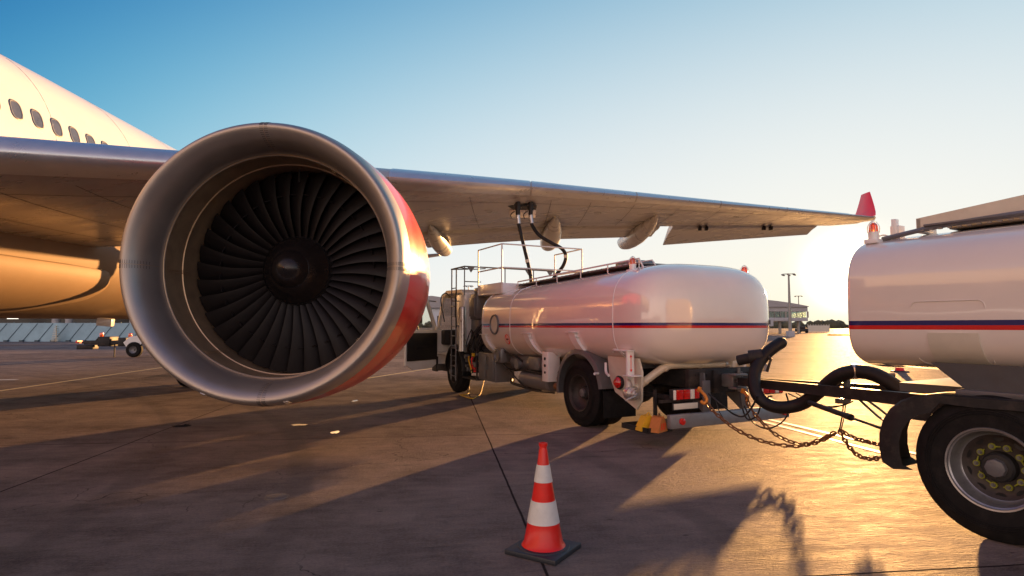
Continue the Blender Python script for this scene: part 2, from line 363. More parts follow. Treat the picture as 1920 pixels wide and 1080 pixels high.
# insert finer steps
fb.loft(secs, True, True, True)
fus = fb.build('fuselage', M['fuse'], plane)
def fus_pt(y, a, off): # a: elevation angle on the right side
    dz = 0 if y <= 9 else (-.02*(y-9)/5 if y < 14 else -.02-.04*(y-14)/5)
    r = FR - (0 if y < 14 else .02*(y-14)/5) + off
    return Vector((FC+r*math.cos(a), y, FZ+dz+r*math.sin(a)))
def cabin_window(y):
    w = AM()
    a0 = math.asin(.82/2.82)
    def el(k, rw, rh, off):
        t = 2*PI*k/28; e = .72
        cy = math.copysign(abs(math.cos(t))**e, math.cos(t))*rw; cz = math.copysign(abs(math.sin(t))**e, math.sin(t))*rh
        return fus_pt(y+cy, a0+cz/FR, off)
    w.mi = 0; w.loft([[el(k,.152,.215,.002) for k in range(28)],[el(k,.14,.20,.012) for k in range(28)],[el(k,.118,.178,.010) for k in range(28)],[el(k,.112,.172,.003) for k in range(28)]])
    w.mi = 1; w.f([w.v(el(k,.115,.175,.005)) for k in range(28)])
    return w.build('cabin_window', [M['steel'], M['cabglass']], fus)
for k in range(-8, 34): cabin_window(11.62+.53*k)

def sup(y, cx, cz, rx, rt, rb, n=2.6, m=64):
    o = []
    for i in range(m):
        t = 2*PI*i/m; s_, c_ = math.sin(t), math.cos(t); e = 2/n
        z = math.copysign(abs(c_)**e, c_)
        o.append((cx+rx*math.copysign(abs(s_)**e, s_), y, cz+(rt if z > 0 else rb)*z))
    return o
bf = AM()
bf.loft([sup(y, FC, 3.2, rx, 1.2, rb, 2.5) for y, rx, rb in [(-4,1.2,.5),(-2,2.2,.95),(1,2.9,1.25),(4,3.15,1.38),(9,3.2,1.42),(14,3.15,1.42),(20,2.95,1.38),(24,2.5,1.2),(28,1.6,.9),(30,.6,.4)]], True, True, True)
fair = bf.build('belly_fairing', M['fairshade'], plane)
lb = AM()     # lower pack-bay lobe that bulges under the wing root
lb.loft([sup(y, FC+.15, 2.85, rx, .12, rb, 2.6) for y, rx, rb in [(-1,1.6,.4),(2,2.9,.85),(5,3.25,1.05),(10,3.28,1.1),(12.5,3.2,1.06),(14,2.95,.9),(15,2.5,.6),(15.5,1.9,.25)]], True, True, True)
lb.build('pack_bay_fairing', M['fairshade'], plane)
# small blade antenna and drain slots
sb = AM()
for (px,py,L_) in ((60,482,.35),(155,508,.25)):
    p = at(px,py,12.0); p.x = -9.32 if False else p.x
gd = AM(); p = at(198,604,15.6); gd.box(p, (.34,.3,.2), (0,.1,.35), .02); gd.build('gear_door', M['white'], plane)

# wing
def le(X): return 7.9+.668*(X+6.8)
def zle(X): return 4.01+.0925*(X+6.8) if X < 0 else 4.639+.0695*X
CH = [(-10.5,9.9),(-6.8,8.8),(-2.6,7.0),(.6,5.5),(5.6,4.05),(11.9,2.25),(12.9,1.5)]
def chord(X):
    for (a,ca),(b,cb) in zip(CH[:-1],CH[1:]):
        if X <= b: return ca+(cb-ca)*(X-a)/(b-a)
    return CH[-1][1]
def tk(X): return .125 if X < -2.6 else .125-.035*min(1,(X+2.6)/14)
def up(t): return .55*(1.4845*math.sqrt(max(t,0))-.63*t-1.758*t*t+1.4215*t**3-.5075*t**4)*2
def wp(X, t, side, off=0):     # point on the aerofoil: side +1 upper, -1 lower
    c = chord(X); h = up(t)*tk(X)*c*.5
    z = zle(X) - .022*c*t + (h*1.75 if side > 0 else -h*.95)
    return Vector((X, le(X)+t*c, z-.07+side*off))
XS = [-10.5,-9.5,-8.5,-7.5,-6.8,-5.5,-4,-2.6,-1,.6,2,3.5,5.6,7,8.5,10,11.9,12.4,12.9]
TS = [.76,.7,.6,.5,.4,.3,.22,.16,.11,.075,.05,.03,.015,.005]
wb = AM(); rings = []
for X in XS:
    rings.append([wp(X,t,1) for t in TS]+[wp(X,0,1)]+[wp(X,t,-1) for t in reversed(TS)])
wb.loft(rings, True, True, True)
wing = wb.build('wing', M['wingm'], plane, ang=50)
# slat segments, with real gaps between them
TL = [.14,.11,.08,.055,.035,.02,.01,.003]
segs = [(-9.6,-2.95)]
def led(px):            # X on the leading edge seen at a pixel column
    k = (px-960)/F; return k*(7.9+.668*6.8)/(1-.668*k)
cuts = [-2.3, led(996), led(1197), led(1357), led(1482), led(1600)]
segs += [(cuts[i]+.02, cuts[i+1]-.02) for i in range(len(cuts)-1)]
for a_, b_ in segs:
    s_ = AM(); n_ = max(2, int((b_-a_)/1)); rg = []; 
    xs = [a_+(b_-a_)*i/n_ for i in range(n_+1)]
    for X in xs:
        outer = [wp(X,t,1,.014) for t in TL]+[wp(X,0,1)+Vector((0,-.016,0))]+[wp(X,t*.4,-1,.014) for t in reversed(TL)]
        inner = [wp(X,t*.4,-1,.001) for t in TL]+[wp(X,0,1)+Vector((0,-.002,0))]+[wp(X,t,1,.001) for t in reversed(TL)]
        rg.append(outer+inner)
    s_.loft(rg, True, True, True); s_.build('slat', M['slat'], wing, ang=50)
# flaps
def flap(X0, X1, t0, t1, drop0, drop1, name, m):
    s_ = AM(); rg = []
    for i in range(5):
        f_ = i/4; X = X0+(X1-X0)*f_; c = chord(X); dr = drop0+(drop1-drop0)*f_
        base = wp(X, t0, -1); o = []
        for t, s2, th in [(0,1,.0),(.06,1,.035),(.2,1,.05),(.5,1,.038),(1,1,.003),(1,-1,.003),(.5,-1,.01),(.2,-1,.022),(.06,-1,.02)]:
            tt = t0+(t1-t0)*t
            z = base.z + .012*c - dr*c*(t**1.25) + s2*th*c*.9
            o.append((X, le(X)+tt*c, z))
        rg.append(o)
    s_.loft(rg, True, True, True); return s_.build(name, m, wing, ang=40)
flap(-8.6,-2.7,.74,1.04,.03,.03,'flap',M['wingm'])
flap(-2.55,4.7,.74,1.03,.03,.045,'flap',M['wingm'])
flap(5.15,11.2,.73,1.05,.115,.10,'aileron',M['wingm'])
# winglet
w_ = AM(); rg = []
for f_ in (0,.15,.4,.7,1):
    X = 12.9+.28*f_**.7; z = zle(12.9)-.02+1.02*f_; y0 = le(12.6)+.12+ .75*f_; c = 1.5-.95*f_; th = .05*(1-.6*f_)
    rg.append([(X,y0,z),(X+th,y0+c*.25,z),(X+th*.8,y0+c*.6,z),(X,y0+c,z),(X-th*.8,y0+c*.6,z),(X-th,y0+c*.25,z)])
w_.loft(rg, True, True, True); w_.build('winglet', M['red'], wing)
w_ = AM(); rg = []
for f_, s in ((0,1),(.4,.75),(.8,.35),(1,.05)):
    X = 12.9+.55*f_; y0 = le(12.9)+.9*f_**1.3; c = 1.5*s; z = zle(12.9)-.02
    rg.append([(X,y0,z),(X,y0+c*.3,z+.06*s),(X,y0+c,z),(X,y0+c*.3,z-.06*s)])
w_.loft(rg, True, True, True); w_.build('wing_tip', M['slat'], wing)
# flap track fairings
def fairing(pts, wds, name='flap_track_fairing'):
    s_ = AM(); rg = []
    for (p, hh), w0 in zip(pts, wds):
        p = Vector(p)
        rg.append([(p.x+w0*math.sin(2*PI*i/20), p.y, p.z+hh*math.cos(2*PI*i/20)*(1 if math.cos(2*PI*i/20) < 0 else .8)) for i in range(20)])
    s_.loft(rg, True, True, True); s_.build(name, M['wingm'], wing)
def canoe(X, y0, y1, z0, z1, w, h):
    P_ = []; W_ = []
    for f_, s in [(0,.03),(.05,.3),(.14,.58),(.28,.82),(.45,.97),(.6,1),(.76,.95),(.88,.82),(.95,.6),(.985,.38),(1,.08)]:
        P_.append(((X, y0+(y1-y0)*f_, z0+(z1-z0)*f_-h*s*.75), h*s)); W_.append(w*s)
    fairing(P_, W_)
for X, t0, y1, dz, w0, h0 in ((-2.05,.55,18.8,-.05,.24,.25),(1.15,.40,19.6,-.08,.29,.28),(4.05,.28,22.2,.12,.28,.32)):
    p = wp(X, t0, -1); canoe(X, p.y, y1, p.z+.02, p.z+.02+dz, w0, h0)
# aileron hinge brackets
for px,py in ((1312,416),(1325,416),(1437,417),(1452,416)):
    s_ = AM(); X = (px-960)/F*20; 
    X = {1312:6.15,1325:6.4,1437:8.75,1452:9.05}[px]
    p = wp(X,.72,-1); s_.box(p+Vector((0,.02,-.07)),(.035,.3,.13),(.35,0,0),.01); s_.box(p+Vector((.03,.14,-.12)),(.11,.05,.05),None,.01); s_.build('hinge_bracket', M['dark'], wing)
# fuelling panel: recessed dark bay with open door
fp = wp(.15,.22,-1)
s_ = AM(); s_.bb(fp.x-.28,fp.x+.42,fp.y-.22,fp.y+.22,fp.z-.03,fp.z-.006,.006); s_.build('fuelling_bay', M['black'], wing)
s_ = AM(); s_.box(fp+Vector((.1,.26,-.12)),(.62,.02,.2),(.6,0,0),.004); s_.cyl(fp+Vector((-.2,.2,-.02)),fp+Vector((-.2,.3,-.2)),.012); s_.build('panel_door', M['alu'], wing)
# small access panels and static bits under the wing
for X,t in ((-7.2,.45),(-6.4,.45),(-5.2,.2),(-.6,.3),(2.2,.3),(4.4,.3),(6.8,.3),(-1.0,.5),(3.0,.5)):
    p = wp(X,t,-1); s_ = AM(); s_.lathe([(0,.13),(.004,.13),(.004,.122),(0,.122)], p+Vector((0,0,-.006)), (0,0,1), 24); s_.build('access_panel', M['dark'], wing)
# seam lines along the spar: thin raised sealant strips following the lower skin
for t, w0 in ((.16,.010),(.60,.012)):
    s_ = AM(); rg = []
    for X in XS:
        a_ = wp(X,t,-1,.003); b_ = wp(X,t+w0/chord(X)*1.6,-1,.003); rg.append([a_, b_])
    s_.loft(rg, closed=False); s_.build('skin_seam', M['dark'], wing)

for X in (-8.6,-7.6,-6.6,-5.6,-4.6,-3.6,-.9,.9,1.9,3.1,4.5,5.9,7.2,8.6,9.9,11.2):
    q = AM(); q.loft([[wp(X,t,-1,.003), wp(X+.014,t,-1,.003)] for t in (.10,.16,.22,.3,.4,.5,.6,.70)], closed=False); q.build('panel_joint', M['dark'], wing)
for y in (9.8,12.6,15.4,18.2,21.0):
    q = AM(); q.tube([fus_pt(y, -.6+2.6*k/40, .0) for k in range(41)], .005, 5, 0); q.build('skin_joint', M['fuse'], fus)
# tail
def surf(secs, name, m, par):
    s_ = AM(); rg = []
    for (x,y,z,c,th,vert) in secs:
        o = []
        for t, s2, h in [(0,1,0),(.08,1,.6),(.3,1,1),(.7,1,.5),(1,1,0),(.7,-1,.5),(.3,-1,1),(.08,-1,.6)]:
            d_ = s2*h*th*c; o.append((x+(d_ if vert else 0), y+t*c, z+(0 if vert else d_)))
        rg.append(o)
    s_.loft(rg, True, True, True); return s_.build(name, m, par)
surf([(-12.5,46,6.6,5.0,.05,False),(-6.25,50.6,7.75,1.8,.045,False)], 'tailplane', M['wingm'], plane)
surf([(-12.55,46,7.2,8.5,.05,True),(-12.55,54,13.4,3.6,.045,True)], 'tail_fin', M['red'], plane)
# main landing gear
lg = AM(); lg.cyl((-8.0,16.6,.55),(-8.0,16.3,3.9),.14,.17,14); lg.cyl((-8.0,15.9,.55),(-8.0,17.3,.55),.1,n=12); gear = lg.build('landing_gear', M['alu'], plane)
for yy in (15.95,17.25):
    for xx in (-8.5,-7.5):
        q = AM(); q.lathe([(-.2,.3),(-.2,.5),(-.13,.62),(.13,.62),(.2,.5),(.2,.3)], (xx,yy,.62),(1,0,0),28); q.build('tyre', M['rubber'], gear)

# ---- engine
EX, EZ, ED = -2.6, CAMZ+.665, 6.12
def EP(d, r): return (d, r)
eb = AM()
eb.lathe([(.285,1.508),(.5,1.53),(.8,1.548),(1.2,1.55),(1.7,1.515),(2.3,1.44),(2.9,1.33),(3.5,1.18),(3.7,1.12),(3.7,1.09),(3.2,1.12),(1.6,1.24)], (EX,ED,EZ),(0,1,0),128)
eng = eb.build('engine', M['red'], plane)
lp = AM()
prof = []
for k in range(0,25):     # elliptical lip, from outside round the highlight to the throat
    a_ = PI*k/24 
    if a_ <= PI/2: prof.append((.28-.28*math.sin(a_), 1.428+.080*math.cos(a_)))
    else: prof.append((.44-.44*math.sin(a_), 1.428-.180*abs(math.cos(a_))))
lp.lathe(prof+[(.43,1.225)], (EX,ED,EZ),(0,1,0),160); lp.build('inlet_lip', M['lip'], eng, ang=60)
dc = AM()
dc.lathe([(.43,1.245),(.44,1.232),(.6,1.225),(.78,1.226),(.785,1.216),(.80,1.216),(.805,1.226),(.92,1.232),(.925,1.240),(1.12,1.244),(1.5,1.244),(2.0,1.22)], (EX,ED,EZ),(0,1,0),128)
for an in (R(182), R(232), R(318), R(60)):     # acoustic liner splice strips
    ca, sa = math.cos(an), math.sin(an)
    for w0 in (-.012,.012):
        P0 = Vector((EX+ca*1.213-sa*w0, ED+.45, EZ+sa*1.213+ca*w0)); P1 = Vector((EX+ca*1.204-sa*w0, ED+.95, EZ+sa*1.204+ca*w0))
        dc.cyl(P0,P1,.004,n=6)
dc.build('inlet_duct', M['duct'], eng, ang=30)
# rivet rows at the lip joints
rv = AM()
def lip_pt(s, an):
    i = s*24; k = int(min(i,23)); f_ = i-k; (h0,r0),(h1,r1) = prof[k], prof[k+1]
    h = h0+(h1-h0)*f_; r = r0+(r1-r0)*f_
    return Vector((EX+r*math.cos(an), ED+h, EZ+r*math.sin(an)))
for an in (R(181),R(90),R(358),R(272)):
    for row in range(-3,4):
        if row == 0: continue
        for j in range(26):
            s = .06+.78*j/25
            rv.ball(lip_pt(s, an+row*.0088), .0042, nu=6, nv=3)
rv.build('rivet_rows', M['dark'], eng)
for an in (R(90),R(181),R(358),R(272)):
    sj = AM(); sj.tube([lip_pt(.02+.93*j/30, an) for j in range(31)], .0028, 5, 0); sj.build('lip_joint', M['duct'], eng)
pz = AM()
for an in (R(247),R(281)):
    for w0 in range(3):
        a2 = an+w0*.012
        pz.tube([lip_pt(.22+.14*j/4, a2) for j in range(5)], .009, 6, 0)
pz.build('lip_plate', M['alu'], eng)
# fan
FD = ED+1.07
rt = AM(); rt.lathe([(-.02,.40),(.05,.43),(.35,.45),(.36,1.24)], (EX,FD,EZ),(0,1,0),64); rt.build('fan_disc', M['hub'], eng)
sp_ = AM(); sp_.lathe([(-.42,.004),(-.415,.05),(-.395,.10),(-.36,.148),(-.31,.19),(-.25,.225),(-.244,.2215),(-.238,.2315),(-.15,.295),(-.06,.36),(0,.41)], (EX,FD,EZ),(0,1,0),64)
for k in range(12):
    a_ = 2*PI*k/12; sp_.ball((EX+.226*math.cos(a_), FD-.252, EZ+.226*math.sin(a_)), .007, nu=8, nv=5)
sp_.build('spinner', mat('spinner_paint', (.02,.017,.018), .22, metal=.4, var=.2, scale=12), eng)
NB = 36
bl = MB()
def blade_mb(th):
    q = AM(); rg = []
    for i in range(13):
        f_ = i/12; r = .40+(1.228-.40)*f_
        st = R(30+35*f_**.8); c = .19+.10*f_; th_ = .012*(1-.6*f_)+.004
        lean = .035*math.sin(f_*PI)-.02*f_*f_; sweep = -.03*math.sin(f_*PI)
        o = []
        for t, s2 in [(-.5,0),(-.42,1),(-.2,1),(.1,1),(.35,1),(.5,0),(.35,-1),(.1,-1),(-.2,-1),(-.42,-1)]:
            cam = .055*c*(1-4*t*t)*2
            w = s2*th_*(1-abs(t)*1.2)
            yy = t*c*math.cos(st) - (cam+w)*math.sin(st); tt = t*c*math.sin(st) + (cam+w)*math.cos(st)
            a_ = th+(tt+lean)/r
            o.append((EX+r*math.cos(a_), FD+.10+sweep+yy, EZ+r*math.sin(a_)))
        rg.append(o)
    q.loft(rg, True, True, True)
    # mid-span shroud stub
    r = .93; a_ = th+.04; c0 = Vector((EX+r*math.cos(a_), FD+.03, EZ+r*math.sin(a_)))
    q.box(c0, (.010,.055,.10), Matrix.Rotation(-a_,4,'Y') @ Matrix.Rotation(.5,4,'X'), .003)
    return q
for k in range(NB): blade_mb(2*PI*k/NB+.03).build('fan_blade', M['blade'], eng, ang=50)
pb = AM(); pb.T = Matrix.Translation(-AO)
pb.loft([[(EX-w0,y,z0),(EX+w0,y,z0),(EX+w0,y,z1),(EX-w0,y,z1)] for y,w0,z0,z1 in [(7.6,.03,3.7,3.78),(8.4,.16,3.5,3.86),(9.6,.22,3.3,4.05),(11,.24,3.3,4.35),(14,.2,3.5,4.25),(16,.05,3.9,4.1)]], True, True, True)
pb.build('pylon', M['wingm'], plane)
tb = AM(); tb.cyl((EX+.05,FD-.13,EZ+1.05),(EX+.05,FD-.13,EZ+1.21),.011); tb.build('inlet_probe', M['dark'], eng)
cg = AM(); cg.lathe([(3.0,.9),(3.7,.85),(4.6,.62),(5.2,.5),(5.3,.4)], (EX,ED,EZ),(0,1,0),48); cg.build('exhaust_nozzle', M['duct'], eng)

# ------------------------------------------------------------------ wheels
def wheel(par, c, side, r=.53, w=.29, detail=False, front=False, rs=1.0, rimm='rim'):
    # axis along local x, side -1 = outer face to -x
    wm = MB(); s = side
    q = [( -w*.5, .30*rs),(-w*.5, r*.66),(-w*.5-.012, r*.80),(-w*.44, r*.93),(-w*.38, r*.985),(-w*.3,r)]
    full = [(h,rr) for h,rr in q]+[(w*.3,r),(w*.38,r*.985),(w*.44,r*.93),(w*.5+.012,r*.8),(w*.5,r*.66),(w*.5,.30*rs)]
    ins = []
    for g0 in (-.16,-.05,.06,.17):      # tread grooves
        ins += [(g0*w*1.6-.006,r),(g0*w*1.6-.004,r-.014),(g0*w*1.6+.004,r-.014),(g0*w*1.6+.006,r)]
    full = full[:6]+ins+full[6:]
    wm.lathe(full, c, (1,0,0), 64); 
    for k in range(3): wm.lathe([(-w*.5-.013,r*(.75+.03*k)),(-w*.5-.017,r*(.755+.03*k)),(-w*.5-.013,r*(.76+.03*k))], c, (1,0,0), 64)
    ty = wm.build('tyre', M['rubber'], None)
    rm = MB(); X = Vector(c)
    def L(prof, n=56): rm.lathe([(s*h, rr*rs) for h, rr in prof], X, (1,0,0), n)
    o = w*.5
    L([(o,.315),(o+.008,.312),(o+.004,.30),(o-.012,.296),(o-.02,.286),(o-.06,.278),(o-.12,.262),(o-.13,.25)])
    rm.mi = 1
    if front: L([(o-.13,.25),(o-.09,.235),(o-.055,.205),(o-.035,.175),(o-.02,.165),(o-.02,.11)])
    else: L([(o-.13,.25),(o-.15,.225),(o-.165,.20),(o-.17,.165),(o-.17,.11)])
    hb = MB(); z0 = o-.02 if front else o-.17
    hb.lathe([(s*z0,.115),(s*(z0+.06),.11),(s*(z0+.075),.095),(s*(z0+.08),.06)],X,(1,0,0),32)
    hb.mi = 1; hb.lathe([(s*(z0+.08),.072),(s*(z0+.115),.066),(s*(z0+.12),.055),(s*(z0+.12),.001)],X,(1,0,0),8)
    hub = hb.build('hub', [M['black'], M['greyp']], None)
    root = bpy.data.objects.new('wheel', None); COL.objects.link(root); root.parent = par; root.location = (0,0,0)
    for o_ in (ty,hub): o_.parent = root
    if detail:
        nb = yb = hl = rm
        for k in range(10):
            a_ = 2*PI*k/10; rm.mi = 2; p = X+Vector((s*(z0),math.cos(a_)*.152,math.sin(a_)*.152))
            nb.cyl(p, p+Vector((s*.03,0,0)), .017, n=6); nb.cyl(p+Vector((s*.03,0,0)), p+Vector((s*.045,0,0)), .009, n=8)
            rm.mi = 3; yb.lathe([(s*.004,.017),(s*.022,.017),(s*.022,.024),(s*.004,.024)], p, (1,0,0), 14)
            a1 = a_+PI/10*(.75 if k%2 else 1.2)
            q0 = X+Vector((s*(z0+.014),math.cos(a1)*.150,math.sin(a1)*.150)); q1 = p+Vector((s*.014,0,0))
            yb.cyl(q1,q0,.009,.004,6)
            a2 = a_+PI/10; p2 = X+Vector((s*(o-.148 if not front else o-.06),math.cos(a2)*.212,math.sin(a2)*.212))
            t_ = Vector((0,-math.sin(a2),math.cos(a2))); rr_ = Vector((0,math.cos(a2),math.sin(a2)))
            rm.mi = 4; hl.f([hl.v(p2+t_*math.cos(2*PI*i/16)*.034+rr_*math.sin(2*PI*i/16)*.021+Vector((s*.006*(1 if math.sin(2*PI*i/16)>0 else -1)*-1,0,0))) for i in range(16)])
        vb = MB(); p = X+Vector((s*(o-.12),-.2,-.12)); vb.cyl(p, p+Vector((s*.07,-.03,-.02)), .005, n=8); vb.build('valve', M['alu'], root)
    rm.build('rim', [M[rimm], M['rimdark'], M['steel'], M['lime'], M['black']], root)
    return root

def mudguard(par, yc, zc, r, x0, x1, a0, a1, th=.012, m=None, name='mudguard', lip=.05, parent_mesh=None):
    q = MB(); n = 24; rg = []
    for i in range(n+1):
        a_ = a0+(a1-a0)*i/n; c_, s_ = math.cos(a_), math.sin(a_)
        def P(x, rr): return (x, yc+rr*c_, zc+rr*s_)
        xo = x0; xi = x1; sg = 1 if x1 > x0 else -1
        rg.append([P(xo,r-lip),P(xo,r-.01),P(xo+sg*.012,r+th),P(xi,r+th),P(xi,r),P(xo+sg*.02,r),P(xo+sg*.014,r-.012),P(xo+sg*.010,r-lip)])
    q.loft(rg, True, True, True)
    return q.build(name, m or M['greyp'], par)

def tank_mesh(y0, y1, hw, zt, zb, zc, dome0, dome1, tilt=0, n=2.7, m=72, corner0=2.6, corner1=2.6):
    q = MB(); rg = []
    def sec(y, s, k=1):
        o = []
        for i in range(m):
            t = 2*PI*i/m; s_, c_ = math.sin(t), math.cos(t); e = 2/(n-.35*(1-k))
            z = math.copysign(abs(c_)**e, c_); x = math.copysign(abs(s_)**e, s_)
            o.append((hw*s*x, y, zc+((zt-zc) if z > 0 else (zc-zb))*s*z+tilt*y))
        return o
    def end(y, D, sgn):
        o = []
        for k in range(19):
            b_ = PI/2*k/18; sg = max(.01, math.cos(b_)**(2/ex)); o.append((y-sgn*D*(1-math.sin(b_)**(2/ex)), sg))
        return o           # from the seam (k=0) to the pole
    ex = corner0
    for y, sg in reversed([(y0+dome0*(1-math.sin(PI/2*k/18)**(2/ex)), max(.01,math.cos(PI/2*k/18)**(2/ex))) for k in range(19)]): rg.append(sec(y, sg))
    for i in range(1,14): rg.append(sec(y0+dome0+(y1-dome1-y0-dome0)*i/14, 1))
    ex = corner1
    for y, sg in [(y1-dome1*(1-math.sin(PI/2*k/18)**(2/ex)), max(.01,math.cos(PI/2*k/18)**(2/ex))) for k in range(19)]: rg.append(sec(y, sg))
    q.loft(rg, True, True, True)
    return q

# ------------------------------------------------------------------ fuel truck
RZ = math.atan2(.447,.895)
TO = Vector((2.18,10.19,0))
truck = thing('fuel_truck', 'white and red-blue striped aircraft refuelling tank truck with ladder and railed platform, under the wing', 'tank truck', TO, RZ)
TI = (Matrix.Translation(TO) @ Matrix.Rotation(RZ,4,'Z')).inverted()
def TL_(px,py,d): return TI @ at(px,py,d)      # pixel and distance -> truck space
def w2t(p): return TI @ Vector(p)
tilt = -.022
HW = 1.31
tk_ = tank_mesh(-1.88, 4.10, HW, 2.5, .97, 1.70, .86, .45, tilt, 3.35, 96, 3.5).build('tank', M['tank'], truck, ang=60)
def tpt(y, a, off=0, zc=1.70, zt=2.5, zb=.97, n=3.35, hw=HW, tl=None):
    tl = tilt if tl is None else tl
    s_, c_ = math.sin(a), math.cos(a); e = 2/n
    z = math.copysign(abs(c_)**e, c_); x = math.copysign(abs(s_)**e, s_)
    p = Vector((hw*x, y, zc+((zt-zc) if z > 0 else (zc-zb))*z+tl*y))
    nrm = Vector((p.x/hw**2, 0, (p.z-zc-tl*y)/((zt-zc)**2))).normalized()
    return p+nrm*off
# weld seams round the tank
for y in (-1.02, 2.35, 3.66):
    q = MB(); q.tube([tpt(y, 2*PI*i/72, .0) for i in range(73)], .008, 6, 0); q.build('weld_seam', M['white'], tk_)
# oval hatch emblem ring on the left side near the front
q = MB(); cy, ca = 3.0, -PI/2+.02
def disc(q, y, zc_, ry, rz_, off0, off1, n=36):
    def E(k, f_, off):
        yy = y+ry*f_*math.cos(2*PI*k/n); zz = zc_+rz_*f_*math.sin(2*PI*k/n)
        zz2 = zz-tilt*yy; t = (zz2-1.70)/(.80 if zz2 > 1.70 else .73)
        xx = -HW*(max(0,1-abs(t)**3.35))**(1/3.35)
        return Vector((xx-off, yy, zz))
    return E
E = disc(q, 3.05, 1.63, .21, .21, 0, 0)
q.loft([[E(k,1.0,.002) for k in range(36)],[E(k,.97,.03) for k in range(36)],[E(k,.86,.03) for k in range(36)],[E(k,.82,.012) for k in range(36)]])
q.mi = 1; q.f([q.v(E(k,.82,.012)) for k in range(36)])
q.build('side_hatch', [M['greyp'], M['beige']], tk_)
# no-smoking disc: red ring with slash
q = MB(); E = disc(q, 2.5, 1.335, .10, .10, 0, 0)
q.loft([[E(k,1,.003) for k in range(36)],[E(k,1,.006) for k in range(36)],[E(k,.84,.006) for k in range(36)]])
p0 = E(6,.84,.005); p1 = E(24,.84,.005); 
q.tube([p1, (p0+p1)/2+Vector((-.002,0,0)), p0], .007, 5, 0); q.build('no_smoking_sign', M['red'], tk_)
q = MB(); E = disc(q, 2.5, 1.335, .05, .02, 0, 0); q.f([q.v(E(k,1,.006)) for k in range(36)]); q.build('sign_symbol', M['black'], tk_)
# angled step brackets on the lower flank
for y in (3.55, 1.62, .05):
    q = MB(); n = 8; rg = []
    for i in range(n+1):
        z = 1.50-.52*i/n; zz = z; t = (zz-1.70)/.73
        x = -HW*(max(.0,1-min(1,abs(t))**3.35))**(1/3.35)-.02
        x = min(x, -.88)
        ys = y-.22*i/n
        rg.append([(x-.035, ys-.09, z+tilt*y),(x-.035, ys+.09, z+tilt*y),(x+.06, ys+.09, z+tilt*y),(x+.06, ys-.09, z+tilt*y)])
    q.loft(rg, True, True, True)
    q.box((-HW-.02,y,1.50+tilt*y),(.10,.30,.012),None,.003); q.box((-HW+.01,y-.04,1.43+tilt*y),(.10,.24,.01),None,.003)
    q.build('tank_bracket', M['white'], truck)
# walkway and handrail on top
q = MB(); q.box((-.35,1.2,2.53+tilt*1.2),(.85,4.3,.02),(tilt,0,0),.004)
for i in range(30): q.box((-.35,-.8+.14*i,2.545+tilt*(-.8+.14*i)),(.82,.02,.012))
q.build('walkway', M['steel'], tk_)
q = MB(); yy = [-1.0,-.2,.6,1.4,2.2,3.0]
q.tube([(-.80,-1.12,2.44)]+[(-.80,y,2.59+tilt*y) for y in yy], .014, 8, 0)
q.tube([(-.55,-1.12,2.46)]+[(-.55,y,2.58+tilt*y) for y in (-1.0,0,1,2,3)], .010, 8, 0)
for y in yy: q.cyl((-.80,y,2.35+tilt*y),(-.80,y,2.59+tilt*y),.010,n=8)
q.build('handrail', M['railw'], tk_)
q = MB(); q.box((-.25,-.2,2.60),(.45,.5,.14),None,.03); q.lathe([(0,.26),(.07,.26),(.1,.22),(.11,0)], (-.2,1.3,2.50), (0,0,1), 28); q.build('manhole', M['steel'], tk_)
def beacon(par, p, s=1, m='orlens'):
    p = Vector(p); q = MB()
    q.box(p+Vector((0,0,.02*s)),(.12*s,.12*s,.04*s),None,.006); q.cyl(p+Vector((0,0,.04*s)),p+Vector((0,0,.11*s)),.045*s,n=16)
    b_ = q.build('beacon', M['white'], par)
    q = MB(); z = p.z+.11*s; q.lathe([(0,.040*s),(.05*s,.038*s),(.072*s,.03*s),(.085*s,.015*s),(.088*s,.001)], (p.x,p.y,z), (0,0,1), 20); q.build('beacon_lens', M[m], b_)
    q = MB()
    for k in range(4):
        a_ = PI*k/4
        q.tube([(p.x+.05*s*math.cos(a_),p.y+.05*s*math.sin(a_),z-.01),(p.x+.05*s*math.cos(a_),p.y+.05*s*math.sin(a_),z+.055*s),(p.x,p.y,z+.105*s),(p.x-.05*s*math.cos(a_),p.y-.05*s*math.sin(a_),z+.055*s),(p.x-.05*s*math.cos(a_),p.y-.05*s*math.sin(a_),z-.01)], .002*s, 5, 4)
    q.build('beacon_cage', M['alu'], b_)
beacon(truck, (-.88,-.95,2.40), 1.15); beacon(truck, (1.17,-1.2,2.30), 1.3)
q = MB(); q.bb(1.0,1.2,-1.3,-1.05,2.1,2.30,.01); q.build('beacon_bracket', M['white'], truck)
# chassis
q = MB()
for x in (-.42,.42): q.bb(x-.04,x+.04,-1.75,6.9,.72,.97,.008)
for y in (-1.7,-.9,.9,2.2,3.6,5.0): q.bb(-.4,.4,y-.05,y+.05,.76,.93)
q.cyl((-.9,0,.53),(.9,0,.53),.08); q.ball((0,0,.53),.22); q.cyl((-.9,5.55,.50),(.9,5.55,.50),.06)
q.cyl((0,0,.55),(0,4.6,.75),.05)
q.build('chassis', M['dark'], truck)
q = MB()      # tank saddle
for x in (-.5,.5): q.bb(x-.05,x+.05,-1.3,3.9,.97,1.16)
for y in (-1.0,.95,2.6,3.7): q.bb(-.9,.9,y-.05,y+.05,.97,1.2)
q.build('tank_cradle', M['greyp'], truck)
for x, sd in ((-1.10,-1),(-.78,-1),(.78,1),(1.10,1)): wheel(truck, (x,0,.53), sd, rs=.93, rimm='rimdark')
for x, sd in ((-1.10,-1),(1.10,1)): wheel(truck, (x,5.55,.50), sd, r=.50, front=True, rs=.9, rimm='rimdark')
